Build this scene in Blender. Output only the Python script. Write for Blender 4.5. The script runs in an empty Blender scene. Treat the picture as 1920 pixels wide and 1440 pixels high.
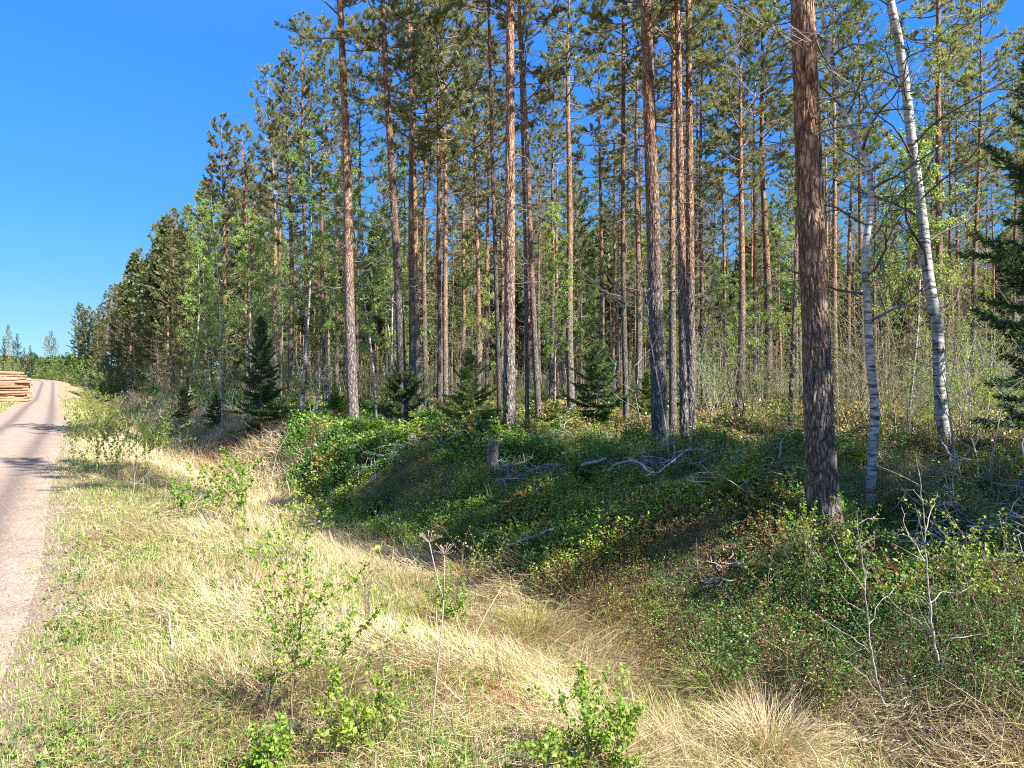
import bpy, math, random
import numpy as np
from mathutils import Vector, noise as mnoise

random.seed(11)
R = np.random.default_rng(11)
S = bpy.context.scene
COL = S.collection
PI = math.pi

# ------------------------------------------------------------------ frame of the place
F = 1371.0                         # focal length in photo pixels (1920 wide)
EYE = 1.8
PITCH = math.atan(14 / F)
DX, DY = -0.531, 0.847             # along the road
NX, NY = 0.847, 0.531              # to the right of the road
SUN_AZ = np.array([0.813, -0.582])
SUN_EL = math.radians(45)


def uv_to_xy(u, v):
    return u * DX + v * NX, u * DY + v * NY


def xy_to_uv(x, y):
    return x * DX + y * DY, x * NX + y * NY


def hash2(ix, iy, seed):
    h = (ix.astype(np.int64) * 374761393 + iy.astype(np.int64) * 668265263 + seed * 974634777) & 0xFFFFFFFF
    h = ((h ^ (h >> 13)) * 1274126177) & 0xFFFFFFFF
    h = h ^ (h >> 16)
    return (h & 0xFFFFFF) / float(0xFFFFFF)


def vnoise(x, y, seed=0):
    x = np.asarray(x, float); y = np.asarray(y, float)
    ix = np.floor(x); iy = np.floor(y)
    fx = x - ix; fy = y - iy
    fx = fx * fx * (3 - 2 * fx); fy = fy * fy * (3 - 2 * fy)
    a = hash2(ix, iy, seed); b = hash2(ix + 1, iy, seed)
    c = hash2(ix, iy + 1, seed); d = hash2(ix + 1, iy + 1, seed)
    return (a * (1 - fx) + b * fx) * (1 - fy) + (c * (1 - fx) + d * fx) * fy


def fbm(x, y, seed=0, o=3):
    s = 0; a = 0.5; t = 0
    for i in range(o):
        s = s + a * vnoise(x * 2 ** i, y * 2 ** i, seed + i * 17)
        t += a; a *= 0.5
    return s / t


def sstep(a, b, x):
    t = np.clip((x - a) / (b - a), 0, 1)
    return t * t * (3 - 2 * t)


def vr(u):                          # right edge of the road, as an offset of v
    u = np.asarray(u, float)
    return -.10 + 0.55 * sstep(8, 40, u) - .30 * (1 - sstep(2.0, 9, u)) - 0.0105 * np.clip(u - 128, 0, 60) ** 2


def ditch_v(u):
    return np.clip(4.05 - 0.06 * (u - 6), 2.9, 4.3)


def height(x, y):
    x = np.asarray(x, float); y = np.asarray(y, float)
    u, v = xy_to_uv(x, y)
    w = v - vr(u)
    vd = ditch_v(u)
    rise = 1.75 * sstep(85, 170, u) - 0.30 * np.exp(-((u - 78) / 16) ** 2)
    # right of the road: verge, ditch, bank, forest floor
    verge = -0.10 * sstep(0.2, 1.6, w) + 0.05 * (fbm(x * 1.3, y * 1.3, 3) - 0.5) * sstep(0, .6, w)
    dn = -0.44 * sstep(vd - 2.0, vd - 0.25, w)
    up = (0.44 + 0.10 + 0.36) * sstep(vd + 0.10, vd + 1.75, w)
    hum = (fbm(x * .55, y * .55, 8) - .5) * 0.95 + (fbm(x * 1.5, y * 1.5, 21) - .5) * .55
    hum = hum * sstep(vd + .5, vd + 2.2, w) * (1 - .55 * sstep(9, 16, w))
    hr = verge + dn + up + hum
    # left of the road
    wl = -2.6 - w
    hl = -0.22 * sstep(.3, 2.2, wl) + 0.15 * (fbm(x * .3, y * .3, 5) - .5) * sstep(.3, 3, wl)
    hc = 0.03 * np.sin(np.clip((w + 2.6) / 2.6, 0, 1) * PI)
    for tr in (-0.55, -1.85):
        hc = hc - 0.018 * np.exp(-((w - tr) / .22) ** 2)
    h = np.where(w >= 0, hr, np.where(w < -2.6, hl, hc))
    return h + rise


def hz(x, y):
    return float(height(np.array([x]), np.array([y]))[0])


CP, SP = math.cos(PITCH), math.sin(PITCH)


def ray(px, py):
    x = (px - 960) / F; z = -(py - 720) / F
    return np.array([x, CP + z * SP, z * CP - SP])


def ground_at(px, py):
    d = ray(px, py)
    t = np.arange(1.5, 160, .02)
    zz = EYE + d[2] * t
    hit = np.nonzero(zz <= height(d[0] * t, d[1] * t))[0]
    k = t[hit[0]] if len(hit) else 160.
    return np.array([d[0] * k, d[1] * k, hz(d[0] * k, d[1] * k)])


def at_depth(px, Y):
    x = (px - 960) / F * Y
    return np.array([x, Y, hz(x, Y)])


def pt(px, py, Y):                  # a point above the ground at depth Y
    d = ray(px, py)
    k = Y / d[1]
    return np.array([d[0] * k, Y, EYE + d[2] * k])


def px_of(x, y):
    return 960 + F * x / max(y, .1)


# ------------------------------------------------------------------ geometry collector
class G:
    def __init__(self):
        self.V = []; self.T = []; self.Q = []; self.C = []; self.n = 0

    def add(self, V, quads=None, tris=None, col=(1, 1, 1)):
        V = np.asarray(V, np.float32).reshape(-1, 3)
        m = len(V)
        c = np.asarray(col, np.float32)
        if c.ndim == 1:
            c = np.repeat(c[None, :], m, 0)
        self.V.append(V); self.C.append(c)
        if quads is not None and len(quads):
            self.Q.append(np.asarray(quads, np.int32).reshape(-1, 4) + self.n)
        if tris is not None and len(tris):
            self.T.append(np.asarray(tris, np.int32).reshape(-1, 3) + self.n)
        self.n += m

    def mesh(self, name, mat, smooth=False):
        me = bpy.data.meshes.new(name)
        V = np.concatenate(self.V) if self.V else np.zeros((0, 3), np.float32)
        T = np.concatenate(self.T) if self.T else np.zeros((0, 3), np.int32)
        Q = np.concatenate(self.Q) if self.Q else np.zeros((0, 4), np.int32)
        C = np.concatenate(self.C)
        me.vertices.add(len(V)); me.vertices.foreach_set('co', V.ravel())
        nl = T.size + Q.size
        me.loops.add(nl)
        me.loops.foreach_set('vertex_index', np.concatenate([T.ravel(), Q.ravel()]).astype(np.int32))
        me.polygons.add(len(T) + len(Q))
        st = np.concatenate([np.arange(len(T)) * 3, T.size + np.arange(len(Q)) * 4]).astype(np.int32)
        me.polygons.foreach_set('loop_start', st)
        if smooth:
            me.polygons.foreach_set('use_smooth', np.ones(len(st), bool))
        a = me.attributes.new('col', 'FLOAT_COLOR', 'POINT')
        c4 = np.ones((len(V), 4), np.float32); c4[:, :3] = C
        a.data.foreach_set('color', c4.ravel())
        me.update(calc_edges=True)
        me.materials.append(mat)
        return me


def mesh2(name, parts, smooth=False):
    a = G(); idx3, idx4 = [], []
    for k, (g_, m_) in enumerate(parts):
        for V, C in zip(g_.V, g_.C):
            a.V.append(V); a.C.append(C)
        for T in g_.T:
            a.T.append(T + a.n); idx3.append(np.full(len(T), k, np.int32))
        for Q in g_.Q:
            a.Q.append(Q + a.n); idx4.append(np.full(len(Q), k, np.int32))
        a.n += g_.n
    me = a.mesh(name, parts[0][1], smooth)
    for _, m_ in parts[1:]:
        me.materials.append(m_)
    me.polygons.foreach_set('material_index', np.concatenate(idx3 + idx4))
    return me


def link(name, me, parent=None):
    o = bpy.data.objects.new(name, me)
    COL.objects.link(o)
    if parent is not None:
        o.parent = parent
    return o


def thing(name, label, cat, loc=(0, 0, 0), group=None):
    o = bpy.data.objects.new(name, None)
    o.empty_display_size = .2
    COL.objects.link(o)
    o.location = [float(a) for a in loc]
    tag(o, label, cat, group)
    return o


def tag(o, label, cat, group=None):
    o['label'] = label; o['category'] = cat
    if group:
        o['group'] = group
    return o


def structure(name, me, kind='structure'):
    o = link(name, me); o['kind'] = kind
    return o


def dup(root, loc, label, group=None):
    r = root.copy(); COL.objects.link(r)
    r.location = [float(a) for a in loc]
    r['label'] = label
    if group:
        r['group'] = group
    for ch in root.children:
        c = ch.copy(); COL.objects.link(c); c.parent = r
        for g2 in ch.children:
            d = g2.copy(); COL.objects.link(d); d.parent = c
    return r


def nrm(a):
    a = np.asarray(a, float)
    return a / np.maximum(np.linalg.norm(a, axis=-1, keepdims=True), 1e-9)


def tube(g, P, rad, k=6, col=(1, 1, 1), cap=True):
    P = np.asarray(P, float); n = len(P)
    rad = np.broadcast_to(np.asarray(rad, float), (n,))
    T = nrm(np.gradient(P, axis=0))
    ref = np.array([0, 1, 0.]) if abs(T[:, 2]).mean() > .7 else np.array([0, 0, 1.])
    A = nrm(np.cross(T, ref)); B = np.cross(T, A)
    th = np.arange(k) / k * 2 * PI
    V = P[:, None, :] + rad[:, None, None] * (np.cos(th)[None, :, None] * A[:, None, :] + np.sin(th)[None, :, None] * B[:, None, :])
    i = np.arange(n - 1)[:, None] * k; j = np.arange(k)[None, :]; j2 = (j + 1) % k
    q = np.stack([i + j, i + j2, i + k + j2, i + k + j], -1).reshape(-1, 4)
    tr = []
    if cap:
        tr = [[0, b, a] for a, b in zip(range(1, k - 1), range(2, k))]
        o = (n - 1) * k
        tr += [[o, o + a, o + a + 1] for a in range(1, k - 1)]
    g.add(V.reshape(-1, 3), q, tr, col)


def sticks(g, P0, P1, r0, r1, col=(1, 1, 1)):
    P0 = np.asarray(P0, float).reshape(-1, 3); P1 = np.asarray(P1, float).reshape(-1, 3)
    m = len(P0)
    if not m:
        return
    D = nrm(P1 - P0)
    ref = np.where(np.abs(D[:, 2:3]) > .8, np.array([[1., 0, 0]]), np.array([[0, 0, 1.]]))
    A = nrm(np.cross(D, ref)); B = np.cross(D, A)
    r0 = np.broadcast_to(np.asarray(r0, float), (m,)); r1 = np.broadcast_to(np.asarray(r1, float), (m,))
    V = np.zeros((m, 6, 3))
    for k in range(3):
        c, s = math.cos(k * 2.094), math.sin(k * 2.094)
        V[:, k] = P0 + r0[:, None] * (c * A + s * B)
        V[:, 3 + k] = P1 + r1[:, None] * (c * A + s * B)
    q = np.array([[0, 1, 4, 3], [1, 2, 5, 4], [2, 0, 3, 5]])
    Q = (np.arange(m)[:, None, None] * 6 + q[None]).reshape(-1, 4)
    col = np.asarray(col, float)
    if col.ndim == 2:
        col = np.repeat(col, 6, 0)
    g.add(V.reshape(-1, 3), Q, None, col)


def blades(g, P, az, L, W, lean, curve, col, seg=3, face=None):
    m = len(P)
    if not m:
        return
    ds = L / seg
    ax = np.cos(az); ay = np.sin(az)
    tw = R.uniform(-.9, .9, m) if face is None else face
    side = np.stack([-ay * np.cos(tw), ax * np.cos(tw), np.sin(tw)], -1)
    pos = P.astype(float).copy()
    V = np.zeros((m, 2 * seg + 1, 3))
    for j in range(seg + 1):
        wd = W * (1 - (j / seg) ** 1.6) * .5
        if j < seg:
            V[:, 2 * j] = pos - side * wd[:, None]
            V[:, 2 * j + 1] = pos + side * wd[:, None]
        else:
            V[:, 2 * j] = pos
        th = lean + curve * (j + .5) / seg
        pos = pos + np.stack([ax * np.sin(th), ay * np.sin(th), np.cos(th)], -1) * ds[:, None]
    b = np.arange(m)[:, None, None] * (2 * seg + 1)
    q = np.array([[2 * j, 2 * j + 1, 2 * j + 3, 2 * j + 2] for j in range(seg - 1)])
    t = np.array([[2 * seg - 2, 2 * seg - 1, 2 * seg]])
    g.add(V.reshape(-1, 3), (b + q[None]).reshape(-1, 4) if seg > 1 else None, (b + t[None]).reshape(-1, 3),
          np.repeat(col, 2 * seg + 1, 0))


def leaves(g, P, D, N, L, W, col, fine=False, fold=.18):
    m = len(P)
    if not m:
        return
    D = nrm(D); Sd = nrm(np.cross(D, N)); U = np.cross(Sd, D)
    L = np.broadcast_to(np.asarray(L, float), (m,))[:, None]; W = np.broadcast_to(np.asarray(W, float), (m,))[:, None]
    if fine:
        V = np.stack([P, P + D * L * .28 + Sd * W * .5 + U * W * fold, P + D * L * .62 + Sd * W * .36 + U * W * fold * .7,
                      P + D * L - U * L * .08, P + D * L * .62 - Sd * W * .36 + U * W * fold * .7,
                      P + D * L * .28 - Sd * W * .5 + U * W * fold], 1)
        q = np.array([[0, 1, 2, 3], [0, 3, 4, 5]]); k = 6
    else:
        V = np.stack([P, P + D * L * .45 + Sd * W * .5 + U * W * fold, P + D * L, P + D * L * .45 - Sd * W * .5 + U * W * fold], 1)
        q = np.array([[0, 1, 2, 3]]); k = 4
    Q = (np.arange(m)[:, None, None] * k + q[None]).reshape(-1, 4)
    g.add(V.reshape(-1, 3), Q, None, np.repeat(np.broadcast_to(np.asarray(col, float), (m, 3)), k, 0))


def rdir(m):
    v = R.normal(size=(m, 3))
    return nrm(v)


def vary(base, m, amt=.18, hue=.08):
    base = np.asarray(base, float)
    b = np.broadcast_to(base, (m, 3))
    return np.clip(b * (1 + R.uniform(-amt, amt, (m, 1))) * (1 + R.uniform(-hue, hue, (m, 3))), .004, .9)


def tufts(g, P, D, size, K, width, spread, col):
    """needle brushes: K thin triangles fanned about each direction"""
    m = len(P)
    if not m:
        return
    P = np.repeat(P, K, 0); D = np.repeat(nrm(D), K, 0); sz = np.repeat(size, K)
    d = nrm(D + rdir(m * K) * spread)
    s = nrm(np.cross(d, rdir(m * K)))
    L = sz * R.uniform(.7, 1.15, m * K)
    w = (width * R.uniform(.7, 1.3, m * K))[:, None]
    off = R.uniform(-.25, .15, (m * K, 1)) * sz[:, None] * D
    P = P + off
    V = np.stack([P - s * w * .25, P + d * L[:, None] * .45 + s * w * .5, P + d * L[:, None], P + d * L[:, None] * .45 - s * w * .5], 1)
    Q = np.arange(m * K * 4).reshape(-1, 4)
    g.add(V.reshape(-1, 3), Q, None, np.repeat(np.repeat(col, K, 0), 4, 0))


# ------------------------------------------------------------------ materials
def new_mat(name):
    m = bpy.data.materials.new(name); m.use_nodes = True
    nt = m.node_tree; nt.nodes.clear()
    out = nt.nodes.new('ShaderNodeOutputMaterial')
    return m, nt, out


def N(nt, t, **kw):
    n = nt.nodes.new(t)
    for k, v in kw.items():
        if k in n.inputs:
            n.inputs[k].default_value = v
        else:
            setattr(n, k, v)
    return n


def leaf_mat(name, transl=.35, rough=.55, spec=.25, rnd=.25, boost=(1.25, 1.3, .7)):
    m, nt, out = new_mat(name)
    a = N(nt, 'ShaderNodeAttribute', attribute_name='col')
    oi = N(nt, 'ShaderNodeObjectInfo')
    mr = N(nt, 'ShaderNodeMapRange'); mr.inputs[3].default_value = 1 - rnd; mr.inputs[4].default_value = 1 + rnd
    nt.links.new(oi.outputs['Random'], mr.inputs[0])
    hsv = N(nt, 'ShaderNodeHueSaturation')
    nt.links.new(a.outputs['Color'], hsv.inputs['Color']); nt.links.new(mr.outputs[0], hsv.inputs['Value'])
    if rnd > 0:
        m7 = N(nt, 'ShaderNodeMath', operation='MULTIPLY'); m7.inputs[1].default_value = 7.31; nt.links.new(oi.outputs['Random'], m7.inputs[0])
        fr_ = N(nt, 'ShaderNodeMath', operation='FRACT'); nt.links.new(m7.outputs[0], fr_.inputs[0])
        hr = N(nt, 'ShaderNodeMapRange'); hr.inputs[3].default_value = .478; hr.inputs[4].default_value = .522
        nt.links.new(fr_.outputs[0], hr.inputs[0]); nt.links.new(hr.outputs[0], hsv.inputs['Hue'])
    p = N(nt, 'ShaderNodeBsdfPrincipled', Roughness=rough)
    p.inputs['Specular IOR Level'].default_value = spec
    nt.links.new(hsv.outputs[0], p.inputs['Base Color'])
    t = N(nt, 'ShaderNodeBsdfTranslucent')
    mu = N(nt, 'ShaderNodeMix', data_type='RGBA', blend_type='MULTIPLY'); mu.inputs[0].default_value = 1
    nt.links.new(hsv.outputs[0], mu.inputs[6]); mu.inputs[7].default_value = (*boost, 1)
    nt.links.new(mu.outputs[2], t.inputs['Color'])
    mx = N(nt, 'ShaderNodeMixShader'); mx.inputs[0].default_value = transl
    nt.links.new(p.outputs[0], mx.inputs[1]); nt.links.new(t.outputs[0], mx.inputs[2])
    nt.links.new(mx.outputs[0], out.inputs[0])
    return m


def ramp(nt, fac, stops):
    r = nt.nodes.new('ShaderNodeValToRGB')
    while len(r.color_ramp.elements) < len(stops):
        r.color_ramp.elements.new(.5)
    for e, (p, c) in zip(r.color_ramp.elements, stops):
        e.position = p; e.color = (*c, 1)
    nt.links.new(fac, r.inputs[0])
    return r.outputs[0]


def pine_bark_mat(name, z0, z1, near=False):
    m, nt, out = new_mat(name)
    tc = N(nt, 'ShaderNodeTexCoord')
    mp = N(nt, 'ShaderNodeMapping'); mp.inputs['Scale'].default_value = (1, 1, .28)
    nt.links.new(tc.outputs['Object'], mp.inputs[0])
    vo = N(nt, 'ShaderNodeTexVoronoi', feature='DISTANCE_TO_EDGE', Scale=26.)
    nw = N(nt, 'ShaderNodeTexNoise', Scale=9., Detail=4.)
    mixv = N(nt, 'ShaderNodeMix', data_type='VECTOR'); mixv.inputs[0].default_value = .06
    nt.links.new(mp.outputs[0], nw.inputs['Vector'])
    nt.links.new(mp.outputs[0], mixv.inputs[4]); nt.links.new(nw.outputs['Color'], mixv.inputs[5])
    nt.links.new(mixv.outputs[1], vo.inputs['Vector'])
    crack = ramp(nt, vo.outputs['Distance'], [(0, (0, 0, 0)), (.16, (1, 1, 1))])
    n2 = N(nt, 'ShaderNodeTexNoise', Scale=34., Detail=5.)
    nt.links.new(mp.outputs[0], n2.inputs['Vector'])
    low = ramp(nt, n2.outputs[0], [(.3, (.075, .06, .052)), (.52, (.17, .145, .128)), (.72, (.31, .285, .255))])
    n3 = N(nt, 'ShaderNodeTexNoise', Scale=14., Detail=5.)
    nt.links.new(mp.outputs[0], n3.inputs['Vector'])
    upc = ramp(nt, n3.outputs[0], [(.28, (.12, .062, .042)), (.5, (.31, .165, .09)), (.72, (.46, .30, .185))])
    # height with a ragged edge
    sx = N(nt, 'ShaderNodeSeparateXYZ'); nt.links.new(tc.outputs['Object'], sx.inputs[0])
    n4 = N(nt, 'ShaderNodeTexNoise', Scale=2.2, Detail=4.); nt.links.new(tc.outputs['Object'], n4.inputs['Vector'])
    oi = N(nt, 'ShaderNodeObjectInfo')
    ad = N(nt, 'ShaderNodeMath', operation='MULTIPLY_ADD'); nt.links.new(n4.outputs[0], ad.inputs[0]); ad.inputs[1].default_value = 3.2
    nt.links.new(sx.outputs[2], ad.inputs[2])
    ad2 = N(nt, 'ShaderNodeMath', operation='MULTIPLY_ADD'); nt.links.new(oi.outputs['Random'], ad2.inputs[0]); ad2.inputs[1].default_value = 1.6
    nt.links.new(ad.outputs[0], ad2.inputs[2])
    mr = N(nt, 'ShaderNodeMapRange'); mr.inputs[1].default_value = z0 + 2.2; mr.inputs[2].default_value = z1 + 2.2
    nt.links.new(ad2.outputs[0], mr.inputs[0])
    mc = N(nt, 'ShaderNodeMix', data_type='RGBA'); nt.links.new(mr.outputs[0], mc.inputs[0])
    nt.links.new(low, mc.inputs[6]); nt.links.new(upc, mc.inputs[7])
    # cracks have their own dark colour
    dk = N(nt, 'ShaderNodeMix', data_type='RGBA')
    iv = N(nt, 'ShaderNodeMath', operation='MULTIPLY_ADD'); iv.inputs[1].default_value = .6; iv.inputs[2].default_value = .4
    nt.links.new(crack, iv.inputs[0]); nt.links.new(iv.outputs[0], dk.inputs[0])
    dk.inputs[6].default_value = (.05, .035, .03, 1); nt.links.new(mc.outputs[2], dk.inputs[7])
    # pale lichen flecks
    nl = N(nt, 'ShaderNodeTexNoise', Scale=22., Detail=3.); nt.links.new(tc.outputs['Object'], nl.inputs['Vector'])
    lf = ramp(nt, nl.outputs[0], [(.66, (0, 0, 0)), (.72, (1, 1, 1))])
    li = N(nt, 'ShaderNodeMix', data_type='RGBA'); li.inputs[7].default_value = (.33, .34, .30, 1)
    lm = N(nt, 'ShaderNodeMath', operation='MULTIPLY'); lm.inputs[1].default_value = .55; nt.links.new(lf, lm.inputs[0])
    nt.links.new(lm.outputs[0], li.inputs[0]); nt.links.new(dk.outputs[2], li.inputs[6])
    p = N(nt, 'ShaderNodeBsdfPrincipled', Roughness=.85); p.inputs['Specular IOR Level'].default_value = .2
    vv = N(nt, 'ShaderNodeMapRange'); vv.inputs[3].default_value = .72; vv.inputs[4].default_value = 1.3
    nt.links.new(oi.outputs['Random'], vv.inputs[0])
    hv = N(nt, 'ShaderNodeHueSaturation'); nt.links.new(vv.outputs[0], hv.inputs['Value']); nt.links.new(li.outputs[2], hv.inputs['Color'])
    nt.links.new(hv.outputs[0], p.inputs['Base Color'])
    bm = N(nt, 'ShaderNodeBump', Strength=.9, Distance=.02)
    hh = N(nt, 'ShaderNodeMath', operation='ADD'); nt.links.new(crack, hh.inputs[0]); nt.links.new(n2.outputs[0], hh.inputs[1])
    nt.links.new(hh.outputs[0], bm.inputs['Height']); nt.links.new(bm.outputs[0], p.inputs['Normal'])
    nt.links.new(p.outputs[0], out.inputs[0])
    return m


def wood_mat(name, c0, c1, scale=18, rough=.85, use_col=False):
    m, nt, out = new_mat(name)
    tc = N(nt, 'ShaderNodeTexCoord')
    n = N(nt, 'ShaderNodeTexNoise', Scale=float(scale), Detail=4.)
    nt.links.new(tc.outputs['Object'], n.inputs['Vector'])
    c = ramp(nt, n.outputs[0], [(.3, c0), (.7, c1)])
    p = N(nt, 'ShaderNodeBsdfPrincipled', Roughness=rough); p.inputs['Specular IOR Level'].default_value = .2
    if use_col:
        a = N(nt, 'ShaderNodeAttribute', attribute_name='col')
        mu = N(nt, 'ShaderNodeMix', data_type='RGBA', blend_type='MULTIPLY'); mu.inputs[0].default_value = 1
        nt.links.new(c, mu.inputs[6]); nt.links.new(a.outputs['Color'], mu.inputs[7]); c = mu.outputs[2]
    nt.links.new(c, p.inputs['Base Color'])
    bm = N(nt, 'ShaderNodeBump', Strength=.5, Distance=.01)
    nt.links.new(n.outputs[0], bm.inputs['Height']); nt.links.new(bm.outputs[0], p.inputs['Normal'])
    nt.links.new(p.outputs[0], out.inputs[0])
    return m


def birch_bark_mat():
    m, nt, out = new_mat('birch_bark')
    tc = N(nt, 'ShaderNodeTexCoord')
    mp = N(nt, 'ShaderNodeMapping'); mp.inputs['Scale'].default_value = (2.2, 2.2, 13)
    nt.links.new(tc.outputs['Object'], mp.inputs[0])
    n = N(nt, 'ShaderNodeTexNoise', Scale=2.2, Detail=5., Roughness=.6); nt.links.new(mp.outputs[0], n.inputs['Vector'])
    mp2 = N(nt, 'ShaderNodeMapping'); mp2.inputs['Scale'].default_value = (3, 3, 2.2)
    nt.links.new(tc.outputs['Object'], mp2.inputs[0])
    n2 = N(nt, 'ShaderNodeTexNoise', Scale=1.6, Detail=4.); nt.links.new(mp2.outputs[0], n2.inputs['Vector'])
    base = ramp(nt, n.outputs[0], [(.38, (.03, .026, .024)), (.47, (.27, .245, .23)), (.58, (.42, .395, .37)), (.8, (.58, .55, .52))])
    blk = ramp(nt, n2.outputs[0], [(.52, (0, 0, 0)), (.62, (1, 1, 1))])
    sx = N(nt, 'ShaderNodeSeparateXYZ'); nt.links.new(tc.outputs['Object'], sx.inputs[0])
    mr = N(nt, 'ShaderNodeMapRange'); mr.inputs[1].default_value = .1; mr.inputs[2].default_value = 1.3
    mr.inputs[3].default_value = 1.; mr.inputs[4].default_value = .55
    nt.links.new(sx.outputs[2], mr.inputs[0])
    mm = N(nt, 'ShaderNodeMath', operation='MULTIPLY'); nt.links.new(blk, mm.inputs[0]); nt.links.new(mr.outputs[0], mm.inputs[1])
    mx = N(nt, 'ShaderNodeMix', data_type='RGBA'); nt.links.new(mm.outputs[0], mx.inputs[0])
    nt.links.new(base, mx.inputs[6]); mx.inputs[7].default_value = (.05, .043, .04, 1)
    p = N(nt, 'ShaderNodeBsdfPrincipled', Roughness=.7)
    nt.links.new(mx.outputs[2], p.inputs['Base Color'])
    bm = N(nt, 'ShaderNodeBump', Strength=.5, Distance=.01)
    nt.links.new(n.outputs[0], bm.inputs['Height']); nt.links.new(bm.outputs[0], p.inputs['Normal'])
    nt.links.new(p.outputs[0], out.inputs[0])
    return m


def ground_mat():
    m, nt, out = new_mat('soil')
    tc = N(nt, 'ShaderNodeTexCoord')
    a = N(nt, 'ShaderNodeAttribute', attribute_name='col')
    n1 = N(nt, 'ShaderNodeTexNoise', Scale=3.5, Detail=8., Roughness=.7); nt.links.new(tc.outputs['Object'], n1.inputs['Vector'])
    n2 = N(nt, 'ShaderNodeTexNoise', Scale=45., Detail=5., Roughness=.7); nt.links.new(tc.outputs['Object'], n2.inputs['Vector'])
    straw = ramp(nt, n2.outputs[0], [(.3, (.10, .075, .045)), (.5, (.24, .18, .10)), (.7, (.40, .31, .18))])
    moss = ramp(nt, n1.outputs[0], [(.35, (.075, .055, .034)), (.5, (.13, .10, .058)), (.6, (.08, .105, .03)), (.75, (.19, .13, .07))])
    fine = ramp(nt, n2.outputs[0], [(.3, (.5, .5, .5)), (.7, (1.4, 1.4, 1.4))])
    mu = N(nt, 'ShaderNodeMix', data_type='RGBA', blend_type='MULTIPLY'); mu.inputs[0].default_value = 1
    nt.links.new(moss, mu.inputs[6]); nt.links.new(fine, mu.inputs[7])
    sx = N(nt, 'ShaderNodeSeparateColor'); nt.links.new(a.outputs['Color'], sx.inputs[0])
    mx = N(nt, 'ShaderNodeMix', data_type='RGBA'); nt.links.new(sx.outputs[0], mx.inputs[0])
    nt.links.new(straw, mx.inputs[6]); nt.links.new(mu.outputs[2], mx.inputs[7])
    vg = N(nt, 'ShaderNodeTexVoronoi', Scale=62.); nt.links.new(tc.outputs['Object'], vg.inputs['Vector'])
    sv = N(nt, 'ShaderNodeSeparateColor'); nt.links.new(vg.outputs['Color'], sv.inputs[0])
    gv0 = ramp(nt, sv.outputs[0], [(0, (.19, .135, .10)), (.5, (.26, .187, .14)), (.93, (.305, .225, .172)), (1, (.44, .38, .31))])
    n9 = N(nt, 'ShaderNodeTexNoise', Scale=2.2, Detail=9., Roughness=.72); nt.links.new(tc.outputs['Object'], n9.inputs['Vector'])
    b9 = ramp(nt, n9.outputs[0], [(.25, (.62, .60, .58)), (.5, (1, 1, 1)), (.75, (1.22, 1.2, 1.16))])
    m9 = N(nt, 'ShaderNodeMix', data_type='RGBA', blend_type='MULTIPLY'); m9.inputs[0].default_value = 1
    nt.links.new(gv0, m9.inputs[6]); nt.links.new(b9, m9.inputs[7]); gv = m9.outputs[2]
    mg = N(nt, 'ShaderNodeMix', data_type='RGBA'); nt.links.new(sx.outputs[1], mg.inputs[0])
    nt.links.new(mx.outputs[2], mg.inputs[6]); nt.links.new(gv, mg.inputs[7])
    p = N(nt, 'ShaderNodeBsdfPrincipled', Roughness=.95); p.inputs['Specular IOR Level'].default_value = .1
    nt.links.new(mg.outputs[2], p.inputs['Base Color'])
    bm = N(nt, 'ShaderNodeBump', Strength=.8, Distance=.04); nt.links.new(n2.outputs[0], bm.inputs['Height'])
    nt.links.new(bm.outputs[0], p.inputs['Normal']); nt.links.new(p.outputs[0], out.inputs[0])
    return m


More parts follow.
